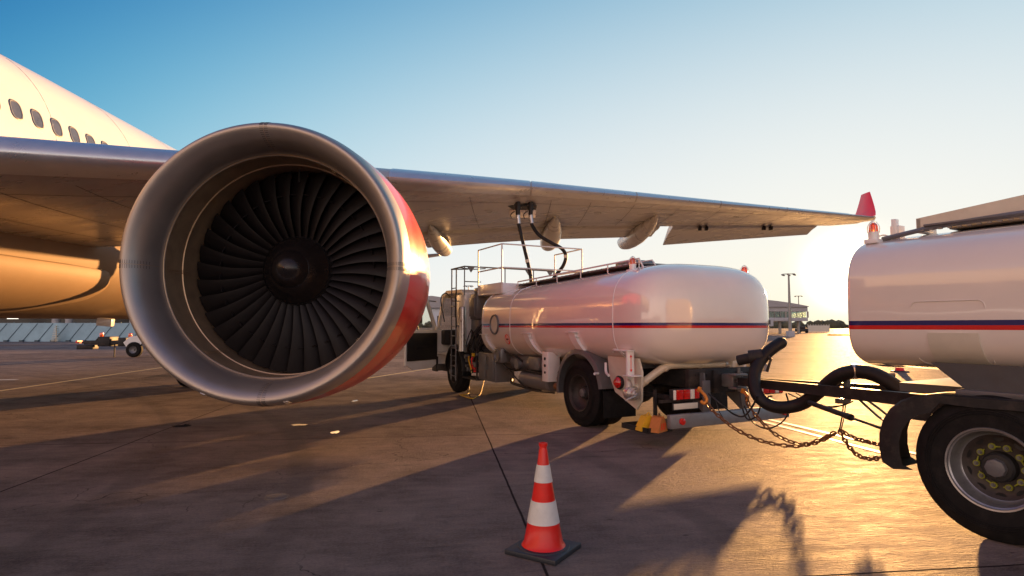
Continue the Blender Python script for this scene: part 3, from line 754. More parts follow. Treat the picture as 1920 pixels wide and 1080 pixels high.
for sx in (-1,1):
    mudguard(truck, 0, .56, .66, sx*1.27, sx*.62, R(-8), R(172), th=.012, lip=.07)
    q = MB(); q.bb(sx*.66,sx*1.26,-.70,-.685,.22,.62,.004); q.build('mud_flap', M['rubber'], truck)
    mudguard(truck, 5.55, .54, .60, sx*1.26, sx*.9, R(0), R(180), m=M['black'], lip=.05)
# rear equipment
q = MB(); q.bb(-1.12,1.14,-2.0,-1.92,.25,.43,.012); bump_ = q.build('bumper', M['galv'], truck)
for x in (-.93,1.02):
    q = MB(); q.cyl((x,-2.0,.34),(x,-2.022,.34),.045,n=24); q.lathe([(0,.045),(.008,.044),(.012,.035),(.013,0)],(x,-2.02,.34),(0,-1,0),24); q.build('reflector', M['redlens'], bump_)
for x in (-.42,.30):
    q = MB(); q.prism([(-1.9,.95),(-1.55,.95),(-1.6,.6),(-1.88,.4),(-1.94,.4)],0,x-.012,x+.012)
    q.box((x,-1.93,.62),(.14,.02,.46),None,.004); q.build('bumper_bracket', M['greyp'], truck)
q = MB(); q.bb(-.62,.62,-1.82,-1.74,.68,1.0,.006); q.bb(-.2,.2,-1.86,-1.80,.66,.98,.006)
for x in (-.5,-.3,.3,.5):
    for z in (.75,.92): q.cyl((x,-1.82,z),(x,-1.835,z),.014,n=6)
q.build('rear_crossmember', M['dark'], truck)
q = MB(); q.box((0,-1.98,.84),(.16,.22,.18),None,.02); q.cyl((0,-2.1,.84),(0,-2.2,.84),.05,n=12); q.box((-.02,-2.12,.93),(.24,.14,.03),None,.01); q.box((-.02,-2.12,.75),(.24,.14,.03),None,.01); q.cyl((0,-2.12,.70),(0,-2.12,1.02),.022,n=12); q.build('tow_hitch', M['steel'], truck)
def tail_light(xc):
    q = MB(); q.bb(xc-.24,xc+.24,-1.93,-1.86,.60,.755,.012); t_ = q.build('tail_light', M['black'], truck)
    for x0,x1,m in ((-.225,-.185,'pale'),(-.18,-.06,'redlens'),(-.05,.06,'redlens'),(.07,.14,'pale'),(.15,.225,'redlens')):
        q = MB(); q.bb(xc+x0,xc+x1,-1.945,-1.925,.615,.745,.008)
        for k in range(4): q.bb(xc+x0+.006,xc+x1-.006,-1.949,-1.944,.625+.03*k,.637+.03*k)
        q.build('lens', M[m], t_)
tail_light(-.78); tail_light(.86)
q = MB(); q.bb(-1.02,-.56,-1.93,-1.915,.475,.575,.006); pl = q.build('number_plate_holder', M['black'], truck)
q = MB(); q.bb(-1.0,-.58,-1.936,-1.929,.487,.563,.004); q.build('number_plate', M['plate'], pl)
q = MB(); q.bb(-1.2,-.45,-1.9,-1.86,.58,.62); q.bb(-.95,-.90,-1.86,-1.2,.6,.66); q.build('light_bar', M['dark'], truck)
q = MB(); q.bb(-1.42,-1.0,-1.9,-1.35,.20,.215); q.bb(-1.42,-1.405,-1.9,-1.35,.215,.27); q.bb(-1.42,-1.0,-1.9,-1.885,.215,.27); q.bb(-1.42,-1.0,-1.365,-1.35,.215,.27); q.bb(-1.04,-1.0,-1.6,-1.56,.215,.72); q.build('chock_tray', M['dark'], truck)
# cream rear quarter panel with marker lamp, valve bracket, pipework
q = MB(); q.prism([(-.62,1.14),(-1.35,1.14),(-1.42,.95),(-1.40,.55),(-1.30,.42),(-.80,.62),(-.66,.85)],0,-1.12,-1.085); q.build('quarter_panel', M['beige'], truck)
q = MB(); q.lathe([(0,.095),(.03,.10),(.05,.085)], (-1.12,-.93,.77),(-1,0,0),28); sl = q.build('side_lamp', M['black'], truck)
q = MB(); q.lathe([(.03,.085),(.06,.08),(.09,.05),(.098,0)], (-1.12,-.93,.77),(-1,0,0),28); q.build('lens', M['redlens'], sl)
q = MB(); q.bb(-1.30,-1.18,-1.34,-1.30,.68,1.26,.004); q.bb(-1.32,-1.10,-1.36,-1.05,1.24,1.26,.004); q.bb(-1.36,-1.16,-1.5,-1.3,.90,.915,.003); q.build('valve_bracket', M['white'], truck)
q = MB(); q.bb(-1.245,-1.235,-1.344,-1.341,.98,1.18); q.prism([(-1.26,1.16),(-1.22,1.16),(-1.24,1.2)],1,-1.345,-1.341); q.prism([(-1.26,.99),(-1.22,.99),(-1.24,.95)],1,-1.345,-1.341); q.build('arrow_mark', M['red'], truck)
q = MB(); q.cyl((-1.24,-1.45,.66),(-1.24,-1.25,.66),.075,n=20); q.cyl((-1.24,-1.38,.66),(-1.24,-1.35,.66),.105,n=20); q.cyl((-1.24,-1.45,.66),(-1.24,-1.47,.66),.05,n=16)
q.tube([(-1.24,-1.47,.66),(-1.32,-1.52,.64),(-1.5,-1.55,.60)],.014,8,4); q.tube([(-1.24,-1.36,.76),(-1.3,-1.4,.84),(-1.36,-1.42,.86)],.012,8,4)
q.ball((-1.24,-1.3,.66),.095); q.cyl((-1.24,-1.3,.66),(-1.24,-1.3,.82),.03); q.build('rear_valve', M['alu'], truck)
q = MB(); q.tube([(-1.24,-1.25,.68),(-1.1,-1.3,.74),(-.85,-1.4,.93),(-.7,-1.45,1.02),(-.5,-1.48,1.04),(.35,-1.5,1.03)],.055,16,6)
for p in ((-1.0,-1.345,.82),(-.72,-1.445,1.005),(-.1,-1.49,1.035)): q.ball(p,.062,nu=14,nv=8)
q.build('transfer_pipe', M['pipe'], truck)
q = MB(); q.cyl((.35,-1.5,1.03),(.62,-1.5,1.03),.07,n=16); q.cyl((.55,-1.5,1.0),(.55,-1.5,1.2),.07,n=16)
q.tube([(.62,-1.55,1.05),(.8,-1.7,1.02),(.85,-1.85,.98)],.06,14,5); q.lathe([(0,.09),(.03,.09)],(.45,-1.5,1.03),(1,0,0),20); q.build('outlet_pipe', M['alu'], truck)
q = MB(); q.bb(.42,.62,-1.62,-1.3,.75,1.1,.01); q.bb(.5,.56,-1.75,-1.6,.55,1.05,.01); q.build('outlet_bracket', M['beige'], truck)
q = MB(); q.tube([(-1.25,-.75,1.05),(-1.28,-.80,.92),(-1.34,-.95,.88)],.02,8,4); q.tube([(-1.2,-.55,.88),(-1.35,-.6,.88)],.02,8,0); q.build('side_pipe', M['white'], truck)
q = MB(); q.tube([(-1.26,-.95,1.22),(-1.30,-1.02,1.26),(-1.30,-1.15,1.25),(-1.26,-1.22,1.20)],.012,8,4); q.build('grab_handle', M['white'], truck)
# underside clutter between the wheels, left side
q = MB(); q.bb(-1.2,-.75,3.25,4.15,.42,1.02,.015); cabn = q.build('equipment_cabinet', M['greyp'], truck)
q = MB(); q.bb(-1.215,-1.2,3.3,3.68,.47,.97,.004); q.bb(-1.215,-1.2,3.72,4.1,.47,.97,.004); q.box((-1.225,3.62,.72),(.02,.02,.1)); q.build('cabinet_door', M['greyp'], cabn)
q = MB(); q.box((-1.15,3.0,1.0),(.25,.32,.3),None,.03); q.lathe([(0,.13),(.03,.13),(.03,.09),(.01,.08),(.01,0)],(-1.27,3.0,1.0),(-1,0,0),28); q.build('meter', M['steel'], truck)
q = MB(); q.cyl((-1.0,1.2,.58),(-1.0,2.25,.58),.17,n=28); q.lathe([(0,.17),(.04,.14),(.06,.0)],(-1.0,2.25,.58),(0,1,0),28); q.lathe([(0,.17),(.04,.14),(.06,.0)],(-1.0,1.2,.58),(0,-1,0),28)
for y in (1.4,2.0): q.lathe([(0,.176),(.03,.176)],(-1.0,y,.58),(0,1,0),28)
q.build('air_tank', M['greyp'], truck)
q = MB(); q.cyl((-.95,1.25,.88),(-.95,2.75,.88),.16,n=24); q.box((-1.05,1.7,.9),(.2,.4,.25),None,.03); q.cyl((-1.2,2.3,.86),(-1.0,2.3,.86),.10,n=18); q.build('filter_vessel', M['steel'], truck)
q = MB()
for k, (pts, r_) in enumerate([([(-1.1,2.9,.72),(-1.12,2.2,.76),(-1.1,1.3,.73),(-1.0,.9,.8)],.025),([(-1.12,3.1,.86),(-1.18,2.6,.70),(-1.15,1.9,.42),(-1.1,1.0,.42)],.014),([(-.95,3.0,.5),(-1.1,2.6,.45),(-1.05,1.6,.40)],.03),([(-1.15,2.95,1.1),(-1.2,2.7,1.06),(-1.18,2.3,1.0),(-1.1,2.2,.9)],.02)]):
    q.tube(pts, r_, 8, 6)
q.build('hydraulic_pipes', M['dark'], truck)
q = MB(); q.bb(-1.24,-1.0,.98,1.2,.62,1.14,.008); q.cyl((-1.25,1.09,.95),(-1.25,1.09,.78),.0,.0,n=3); q.build('side_bracket', M['white'], truck)
q = MB()
for (y,z,r_) in ((1.09,1.02,.028),(1.09,.90,.028),(1.09,.78,.022)): q.cyl((-1.24,y,z),(-1.25,y,z),r_,n=12)
q.build('side_buttons', M['dark'], truck)
q = MB(); q.lathe([(0,.06),(.05,.06),(.09,.03)],(-1.1,.95,.55),(0,-1,0),16); q.box((-1.0,.85,.62),(.2,.2,.2),None,.03); q.build('pump', M['rust'], truck)
# pump bay between tank and cab
q = MB(); q.bb(-1.1,1.1,4.25,5.0,.95,1.05,.01); q.bb(-1.05,-.35,4.5,4.95,1.05,1.75,.02); q.bb(-.3,1.05,4.45,4.9,1.05,1.9,.02); q.build('pump_bay', M['greyp'], truck)
q = MB(); q.bb(-1.12,-.72,4.45,4.85,1.75,2.35,.03); q.bb(-1.16,-1.1,4.5,4.8,1.82,2.25,.01); q.box((-.9,4.65,2.42),(.3,.3,.14),None,.04); q.build('hose_reel_box', M['greyp'], truck)
q = MB(); q.cyl((-1.2,5.12,1.0),(-1.2,5.12,2.0),.10,n=20); q.lathe([(0,.10),(.05,.085),(.07,0)],(-1.2,5.12,2.0),(0,0,1),20); q.build('exhaust_stack', M['alu'], truck)
q = MB()
random.seed(11)
for k in range(16):
    y = 4.2+random.random()*.75; z = .55+random.random()*.5
    q.tube([(-1.1+random.random()*.1,y,z),(-1.18,y+random.uniform(-.15,.15),z+.2),(-1.12,y+random.uniform(-.2,.2),z+.45),(-1.0,y,z+.65)],random.choice((.012,.02,.03)),8,5)
q.build('pipework', M['dark'], truck)
q = MB()
for k in range(7):
    y = 4.15+random.random()*.8; z = .55+random.random()*.7; q.cyl((-1.22,y,z),(-1.05,y,z),random.uniform(.03,.07),n=14); q.box((-1.12,y+.08,z-.08),(.1,.1,.12),None,.01)
q.build('valve_cluster', M['steel'], truck)
q = MB(); q.tube([(-1.2,4.7,.9),(-1.24,4.6,.8),(-1.22,4.5,.6)],.015,8,4); q.box((-1.22,4.4,.95),(.05,.08,.07)); q.build('yellow_handle', M['yellow'], truck)
q = MB(); q.cyl((-1.16,4.55,.62),(-1.16,4.55,.90),.05,n=14); q.cyl((-1.16,4.4,.55),(-1.16,4.4,.75),.045,n=14); q.build('filter_bowl', M['redlens'], truck)
q = MB(); q.bb(-1.22,-.9,4.2,5.1,.38,.42,.004); q.bb(-1.22,-1.19,4.2,4.23,.42,.95); q.bb(-1.22,-1.19,5.05,5.08,.42,.95); q.build('step_frame', M['dark'], truck)
# ladder
q = MB(); lx = -1.36
for y in (5.12,5.42):
    q.tube([(lx,y,.32),(lx,y,1.2),(lx,y,2.0),(lx,y,2.95)],.017,8,0)
for k in range(9): q.box((lx,5.27,.42+.235*k),(.04,.30,.022),None,.004)
q.bb(lx-.02,lx+.02,5.12,5.42,1.06,1.10); q.tube([(lx,5.12,1.6),(lx+.2,5.12,1.6)],.012,8,0); q.tube([(lx,5.42,2.2),(lx+.2,5.42,2.2)],.012,8,0)
q.build('ladder', M['greyp'], truck)
q = MB()      # grab hoops beside the ladder
q.tube([(-1.42,4.95,1.55),(-1.46,4.9,2.1),(-1.42,4.95,2.45),(-1.38,5.1,2.3),(-1.38,5.12,1.8)],.014,8,5); q.tube([(-1.42,5.75,1.7),(-1.5,5.8,2.25),(-1.42,5.7,2.4),(-1.38,5.45,2.3)],.014,8,5); q.build('grab_hoop', M['dark'], truck)
# dark access railing towards the cab
q = MB(); tz = 2.97
A_ = [(-1.36,5.42),(-1.36,4.55),(-1.0,4.5),(.9,4.5),(1.15,5.4)]
q.tube([(x,y,tz) for x,y in [(-1.36,5.45),(-1.36,4.6)]],.018,8,0); q.tube([(-1.36,4.6,tz),(1.1,4.75,tz)],.016,8,0); q.tube([(-1.36,5.45,tz),(-.9,5.5,tz+.03)],.016,8,0)
q.tube([(-1.36,5.42,2.5),(-1.36,5.12,2.5)],.012,8,0); q.tube([(-1.36,4.6,2.62),(-.95,4.6,2.62)],.012,8,0)
for x,y in ((-1.36,4.6),(-1.0,4.62),(-.3,4.65),(.5,4.7),(1.1,4.75)): q.cyl((x,y,2.3),(x,y,tz),.014,n=8)
for x,y in ((-1.2,4.6),(.35,4.68),(1.0,4.75)): q.prism([(x-.1,tz),(x+.1,tz),(x,tz-.14)],1,y-.006,y+.006)
q.tube([(-1.36,4.95,tz),(-1.0,4.9,tz-.03),(-.7,4.9,tz+.0)],.012,8,0)
q.build('access_railing', M['greyp'], truck)
# white platform with railings
q = MB(); q.bb(-1.1,.95,3.13,4.42,2.28,2.32,.006); q.bb(-1.1,-1.08,3.13,4.42,2.32,2.52,.004); q.bb(-1.1,-.2,3.11,3.13,2.30,2.50,.004); q.build('platform', M['white'], truck)
q = MB(); r_ = .017
pc = [(-1.1,3.15),(-1.1,4.4),(.93,4.4),(.9,3.15)]
for x,y in pc: q.cyl((x,y,2.3),(x,y,3.33),r_,n=10)
for z in (3.33,2.83):
    q.tube([(-1.1,4.4,z),(-1.1,3.15,z)],r_*.9,8,0); q.tube([(.93,4.4,z),(.9,3.15,z)],r_*.9,8,0)
    q.tube([(-1.1,3.15,z),(.9,3.15,z)],r_*.9,8,0)
q.prism([(3.5,2.83),(3.25,2.83),(3.17,2.62)],0,.895,.905)
q.build('platform_railing', M['railw'], truck)
q = MB(); q.box((-.1,3.6,2.42),(.9,.25,.18),None,.03); q.cyl((-.4,3.5,2.45),(.4,3.5,2.45),.07); q.build('hose_manifold', M['alu'], truck)
# cab
def cabprof(): return [(5.15,.85),(5.12,2.36),(5.3,2.5),(6.3,2.52),(6.7,2.38),(7.15,1.55),(7.22,1.3),(7.22,.55),(6.2,.55),(6.15,.95),(5.9,1.12),(5.3,1.12)]
q = MB()
# shell from pieces so the left doorway is open
q.bb(-1.15,1.15,5.12,5.17,.9,2.4,.01)                 # back
q.bb(1.10,1.15,5.17,7.1,.9,2.35,.01)                  # right side
q.prism([(5.12,2.36),(5.3,2.48),(6.3,2.50),(6.66,2.38),(6.62,2.32),(6.3,2.42),(5.3,2.40),(5.16,2.32)],0,-1.17,1.17)
q.bb(-1.15,1.15,5.17,7.15,.86,.92)                     # floor
q.prism([(7.02,.55),(7.16,.55),(7.2,1.3),(7.08,1.5),(7.02,1.5)],0,-1.17,1.17)   # front panel
for x in (-1.15,1.09): q.prism([(7.05,1.45),(7.13,1.45),(6.66,2.38),(6.56,2.38)],0,x,x+.06)  # A pillars
q.bb(-1.16,-1.10,5.17,5.62,.92,2.35,.01)              # B panel left
cab = q.build('cab', M['white'], truck)
q = MB(); q.poly([(-1.09,7.09,1.48),(1.09,7.09,1.48),(1.09,6.62,2.36),(-1.09,6.62,2.36)]); q.build('windscreen', M['glass'], cab)
q = MB(); q.bb(-.85,-.3,5.7,6.2,1.15,1.3,.04); q.box((-.58,5.65,1.6),(.5,.14,.7),(-.15,0,0),.05); q.bb(.1,.9,5.7,6.2,1.15,1.3,.04); q.box((.5,5.65,1.6),(.75,.14,.7),(-.15,0,0),.05); q.build('cab_seats', M['black'], cab)
q = MB(); q.lathe([(0,.20),(.01,.215),(.02,.20)],(-.55,6.6,1.6),(0,-.5,.86),28); q.cyl((-.55,6.6,1.6),(-.55,6.85,1.3),.03); q.bb(-1.05,1.05,6.75,7.05,1.1,1.5,.05); q.build('dashboard', M['black'], cab)
q = MB(); q.bb(-1.2,-.92,6.2,6.95,.45,.60,.02); q.bb(-1.22,-1.16,6.9,7.25,.40,.80,.02); q.bb(-1.2,1.2,7.16,7.3,.40,.75,.03); q.build('front_bumper', M['black'], truck)
q = MB(); q.bb(-1.14,-.86,5.18,5.30,1.2,2.3,.01); q.build('cab_lining', M['black'], cab)
# open cab door, swung out from its front hinge
DT = Matrix.Translation((-1.17,6.95,0)) @ Matrix.Rotation(R(-58),4,'Z')
def D(q): q.T = DT; return q      # door local: x<0 outwards along -y when closed
q = D(MB())
def rr(y0,y1,z0,z1): pass
# door outline in (y,z): hinge at y=0, rear edge y=-1.25; frame around the glass
def ringprism(q, outer, inner, x0, x1):
    n = len(outer)
    q.loft([[(x0,a,b) for a,b in outer],[(x1,a,b) for a,b in outer],[(x1,a,b) for a,b in inner],[(x0,a,b) for a,b in inner],[(x0,a,b) for a,b in outer]])
q.prism([(-1.25,.62),(-1.25,1.42),(0,1.42),(0,.62),(-.25,.5),(-.95,.5)],0,-.05,0)
ringprism(q, [(-1.25,1.42),(-1.15,2.2),(-1.0,2.34),(-.42,2.34),(-.05,1.6),(0,1.42)], [(-1.17,1.5),(-1.08,2.16),(-.97,2.26),(-.46,2.26),(-.13,1.6),(-.1,1.5)], -.05, 0)
door = q.build('cab_door', M['white'], cab)
q = D(MB()); q.bb(0,.03,-1.22,-.04,.72,1.42,.02); q.bb(.03,.05,-.9,-.4,1.0,1.08,.01); q.build('door_lining', M['black'], door)
q = D(MB()); q.poly([(-.025,a,b) for a,b in [(-1.17,1.5),(-1.08,2.16),(-.97,2.26),(-.46,2.26),(-.13,1.6),(-.1,1.5)]]); q.build('door_glass', M['glass'], door)
q = MB(); q.tube([(-1.2,7.0,2.25),(-1.45,7.1,2.2),(-1.47,7.1,1.5),(-1.2,7.0,1.4)],.014,8,3); q.box((-1.47,7.1,1.85),(.16,.06,.36),None,.02); q.build('wing_mirror', M['black'], cab)
q = MB(); q.bb(-1.215,-1.19,5.3,5.5,.7,.74); 
q.box((-1.175,5.4,1.25),(.012,.12,.035),(.6,0,0)); q.box((-1.175,5.4,1.35),(.012,.12,.035),(.6,0,0)); q.build('cab_marks', M['yellow'], cab)

# ------------------------------------------------------------------ trailer
AX = -5.68
DIR = Vector((-.447,.895,0)); RT = Vector((.895,.447,0))
RZ2 = R(31); N2 = Vector((3.565,4.52,0)); RT2 = Vector((math.cos(RZ2),math.sin(RZ2),0)); DR2 = Vector((-math.sin(RZ2),math.cos(RZ2),0))
TR = N2+RT2*1.28
trailer = thing('tank_trailer', 'white striped tank trailer with amber beacon, coupled behind the truck by a drawbar', 'tank trailer', TR, RZ2)
TRI = (Matrix.Translation(TR) @ Matrix.Rotation(RZ2,4,'Z')).inverted()
tk2 = tank_mesh(-6.5, 1.14, 1.25, 2.44, 1.2, 1.72, .5, .12, 0, 4.0, 72, 2.6, 2.6).build('tank', M['tank2'], trailer, ang=60)
def t2x(z):
    t = (z-1.72)/(.72 if z > 1.72 else .52); return -1.25*(max(0,1-min(1,abs(t))**4.0))**(1/4.0)
# doubler plate on the flank
q = MB()
def rrect(y0,y1,z0,z1,r,n=5):
    o = []
    for cy,cz,a0 in ((y1-r,z1-r,0),(y0+r,z1-r,PI/2),(y0+r,z0+r,PI),(y1-r,z0+r,1.5*PI)):
        for k in range(n+1): a_ = a0+PI/2*k/n; o.append((cy+r*math.cos(a_), cz+r*math.sin(a_)))
    return o
def flank(pts, off): return [(t2x(z)-off, y, z) for y,z in pts]
o1 = rrect(.0,.50,1.5,1.80,.05); o2 = rrect(.006,.494,1.506,1.794,.046)
rg = []
q.tube([Vector(p) for p in flank(rrect(.0,.52,1.28,1.80,.05),.003)], .004, 6, 0)
q.build('doubler_weld', M['tank2'], tk2)
q = MB()   # bolster leg down to the chassis: pale upper plate, dark lower box
rg = []
for f_ in [i/8 for i in range(9)]:
    z = 1.545-.30*f_; y0 = .05-.02*f_; y1 = .40-.0*f_
    x = t2x(z); rg.append([(x-.012,y0,z),(x-.012,y1,z),(x+.03,y1,z),(x+.03,y0,z)])
q.loft(rg, True, True, True); q.build('bolster_plate', M['beige'], trailer)
q = MB()
q.loft([[(-1.18,.42,1.30),(-1.18,-.25,1.30),(-.6,-.25,1.30),(-.6,.42,1.30)],[(-1.10,.22,1.10),(-1.10,-.30,1.10),(-.6,-.30,1.10),(-.6,.22,1.10)]],True,True,True)
q.build('bolster', M['greyp'], trailer)
q = MB(); q.bb(-1.16,-.5,-6,-.28,1.10,1.32,.01); q.bb(-1.19,1.19,-6,.25,1.055,1.10,.008); q.bb(-.5,.5,-.6,1.0,.98,1.06); q.build('subframe', M['greyp'], trailer)
q = MB(); q.bb(-.9,.9,-.35,.35,.90,.97,.01); q.lathe([(0,.55),(.05,.55)],(0,0,.93),(0,0,1),40); q.bb(-.5,-.4,-.9,.9,.72,.92); q.bb(.4,.5,-.9,.9,.72,.92); q.cyl((-.95,0,.53),(.95,0,.53),.07); q.build('turntable', M['dark'], trailer)
for x, sd in ((-1.11,-1),(1.11,1)): wheel(trailer, (x,0,.535), sd, r=.54, w=.34, detail=True, rs=.97)
for x, sd in ((-1.11,-1),(1.11,1)): wheel(trailer, (x,-4.6,.535), sd, r=.535, w=.34)
for sx in (-1,1):
    q = MB(); prof_ = [(.70,.40),(.78,.44),(.80,.55),(.795,.68),(.76,.80),(.70,.90),(.61,.98),(.50,1.03),(.36,1.055),(.1,1.06),(-.3,1.06)]; c_ = Vector((0,.5)); rg = []
    for (y,z) in prof_:
        v_ = (c_-Vector((y,z))).normalized()*(.17 if y > .4 else .08); xo, xi = sx*1.30, sx*.85; sg = -sx
        rg.append([(xo,y+v_.x,z+v_.y),(xo,y+v_.x*.1,z+v_.y*.1),(xo+sg*.02,y,z),(xi,y,z),(xi,y+v_.x*.12,z+v_.y*.12),(xo+sg*.03,y+v_.x*.12,z+v_.y*.12),(xo+sg*.012,y+v_.x,z+v_.y)])
    q.loft(rg, True, True, True); q.build('mudguard', M['dark'], trailer, ang=50)
beacon(trailer, (-.95,.95,2.36), 1.0)
q = MB(); q.bb(-.86,-.80,.80,.84,2.32,2.58,.004); q.bb(-.84,-.74,.78,.86,2.34,2.52,.004); q.tube([(-.92,.95,2.42),(-.88,.9,2.44),(-.84,.86,2.42)],.008,6,4); q.build('top_post', M['white'], trailer)
q = MB()   # folded hose boom / top ladder box rising to the rear
q.loft([[(-.88,y,2.43+.02),(-.88,y,z1),(-.82,y,z1),(-.82,y,2.43+.02)] for y,z1 in ((.62,2.55),(-.6,2.66),(-6,2.75))],True,True,True)
q.bb(-.88,-.6,.58,.62,2.42,2.55,.006)
q.build('walkway_coaming', M['beige'], tk2)
q = MB(); q.bb(-.80,.6,-6,.4,2.43,2.46,.004)
for i in range(40): q.box((-.93,.55-.07*i,2.43),(.016,.03,.012))
q.tube([(-.90,.9,2.40),(-.88,.4,2.46),(-.90,-.4,2.48),(-.90,-3,2.52)],.022,8,5)
q.build('walkway', M['steel'], tk2)
q = MB(); q.bb(-.62,-.55,-.2,-.15,2.45,2.5); q.box((-.9,.1,2.475),(.03,.9,.02),None,.004); q.build('top_rail', M['greyp'], tk2)
# drawbar
q = MB(); HY = 2.1+AX*-1-2*2.1    # hitch distance ahead of the axle
hp0 = TRI @ (TO+DIR*-2.14); hy = hp0.y
for sx in (-1,1): 
    a_ = Vector((hp0.x+sx*.03,hy,.84)); b_ = Vector((sx*.5,.35,.90)); d_ = b_-a_
    x_, y_ = q.frame(d_)
    q.loft([[a_+Vector((o0*.5,0,o1)) for o0,o1 in ((-.04*1.2,-.055),(.048,-.055),(.048,.055),(-.048,.055))],[b_+Vector((o0,0,o1)) for o0,o1 in ((-.045,-.065),(.045,-.065),(.045,.065),(-.045,.065))]],True,True,True)
q.cyl((hp0.x,hy-.1,.84),(hp0.x,hy+.08,.84),.035,n=12); q.lathe([(-.025,.055),(.025,.055),(.025,.03),(-.025,.03),(-.025,.055)],(hp0.x,hy+.05,.84),(0,0,1),24); q.bb(-.22,.46,1.45,1.55,.81,.88); q.bb(-.08,.36,2.1,2.18,.80,.87)
q.build('drawbar', M['dark'], trailer)
q = MB(); a_ = TRI @ at(1518,755,6.9); b_ = TRI @ at(1652,803,5.45); m_ = a_.lerp(b_,.62); q.cyl(a_,m_,.028,n=12); q.cyl(m_,b_,.013,n=10); q.cyl(a_.lerp(b_,.58),a_.lerp(b_,.64),.034,n=12); q.build('support_strut', M['dark'], trailer)
q = MB(); a_ = TRI @ at(1588,752,6.85); b_ = TRI @ at(1588,690,6.85); q.box((a_+b_)/2,(.07,.05,(b_-a_).length),None,.004); q.cyl(TRI @ at(1584,706,6.80), TRI @ at(1678,703,6.65), .022, n=12); q.box(TRI @ at(1580,752,6.85),(.14,.1,.05),None,.004); q.build('hose_support', M['greyp'], trailer)

# ------------------------------------------------------------------ hoses, chains, cables
def pix(pts): return [at(*p) for p in pts]
hs = MB()
hp = pix([(1464,643,7.95),(1450,652,7.92),(1432,668,7.88),(1418,690,7.82),(1414,714,7.75),(1420,740,7.65),(1440,758,7.55),(1470,764,7.40),(1505,756,7.25),(1538,732,7.05),(1570,706,6.85),(1602,697,6.70),(1636,701,6.55),(1668,717,6.40),(1702,742,6.25),(1725,760,6.10)])
O0 = hp[0].copy(); O0.z = 0
hose = thing('transfer_hose', 'thick black rubber hose looping from the truck outlet over the trailer drawbar', 'hose', O0)
IT = Matrix.Translation(-O0)
hs.T = IT; hs.tube(hp, .078, 18, 8); hs.ball(hp[0], .078)
hs.build('hose_body', M['hose'], hose)
q = MB(); q.T = IT; q.cyl(at(1430,668,7.88), at(1404,671,7.94), .10, n=18); q.cyl(at(1412,670,7.92), at(1384,676,8.04), .07, n=18)
q.build('coupling', M['dark'], hose)
q = MB(); q.T = IT; q.cyl(at(1446,672,7.80),at(1438,697,7.80),.014,.018,n=10); q.cyl(at(1440,668,7.82),at(1447,676,7.80),.02,n=10); q.build('lever', M['dark'], hose)
q = MB(); q.T = IT; c0 = hp[11]; q.cyl(c0+Vector((-.03,.0,.0)), c0+Vector((.03,-.01,.002)), .082,n=20); q.build('hose_clamp', M['alu'], hose)

def chain(name, pts, label, r=.0095, link=.092):
    pts = [Vector(p) for p in pts]
    # resample catmull-rom at even spacing
    P = [pts[0]*2-pts[1]]+pts+[pts[-1]*2-pts[-2]]; out = []
    for i in range(1, len(P)-2):
        for k in range(24):
            t = k/24; a,b,c,d = P[i-1],P[i],P[i+1],P[i+2]
            out.append(.5*((2*b)+(c-a)*t+(2*a-5*b+4*c-d)*t*t+(3*b-a-3*c+d)*t**3))
    out.append(pts[-1]); pos = [out[0]]; acc = 0; pitch = link*.74
    for a,b in zip(out[:-1],out[1:]):
        L_ = (b-a).length; 
        while acc+L_ >= pitch:
            t = (pitch-acc)/L_; a = a+(b-a)*t; pos.append(a.copy()); L_ = (b-a).length; acc = 0
        acc += L_
    q = MB(); base = pts[0].copy(); base.z = 0; q.T = Matrix.Translation(-base)
    for i in range(len(pos)-1):
        a,b = pos[i],pos[i+1]; d = (b-a).normalized(); m_ = (a+b)/2
        x, y = q.frame(d); ang = (PI/2 if i%2 else 0)+.35+random.uniform(-.15,.15)
        s = x*math.cos(ang)+y*math.sin(ang); h = link*.5-.0; w = link*.31
        loop = []
        for k in range(13):
            t = 2*PI*k/12; loop.append(m_+d*(math.copysign(abs(math.cos(t))**.8,math.cos(t))*(h-r*.6))+s*(math.sin(t)*w*.72))
        q.tube(loop, r, 6, 0, caps=False)
    o = q.build(name, M['rust'], None); o.location = base
    return tag(o, label, 'chain', 'safety chains slung under the drawbar')
random.seed(5)
chain('safety_chain', pix([(1320,748,7.85),(1332,765,7.85),(1350,782,7.70),(1380,805,7.55),(1420,824,7.55),(1460,834,7.40),(1500,836,7.25),(1540,824,7.05),(1574,808,6.90)]), 'long rusty chain from the orange hook, sagging lowest beneath the drawbar')
chain('safety_chain', pix([(1400,745,7.80),(1404,760,7.85),(1425,788,7.65),(1455,815,7.60),(1495,832,7.40),(1530,830,7.15),(1556,816,7.00),(1576,806,6.90)]), 'rusty chain hanging beside the black hose loop, between truck and cord')
chain('safety_chain', pix([(1574,806,6.90),(1600,820,6.70),(1625,828,6.45),(1650,834,6.15),(1675,842,5.90)]), 'short rusty chain from the cord to the mudguard, upper of the two')
chain('safety_chain', pix([(1574,808,6.90),(1588,832,6.70),(1606,852,6.50),(1628,860,6.30),(1650,858,6.10),(1680,850,5.90)]), 'short rusty chain from the cord to the mudguard, lower sagging one')
random.seed(3)
def hook(pts, r, label):
    base = at(*pts[0]); base.z = 0; q = MB(); q.T = Matrix.Translation(-base); q.tube(pix(pts), r, 10, 6); q.box(at(*pts[0]),(.05,.04,.07),(.2,.3,0),.012); o = q.build('chain_hook', M['hookor'], None); o.location = base
    return tag(o, label, 'hook')
hook([(1311,730,7.95),(1316,735,7.90),(1322,742,7.86),(1325,750,7.84),(1320,756,7.84),(1314,752,7.86)], .022, 'orange painted hook holding the long chain on the grey bracket')
hook([(1393,733,7.95),(1398,738,7.90),(1402,745,7.85),(1400,752,7.84)], .020, 'orange rusty hook above the chain beside the hose')
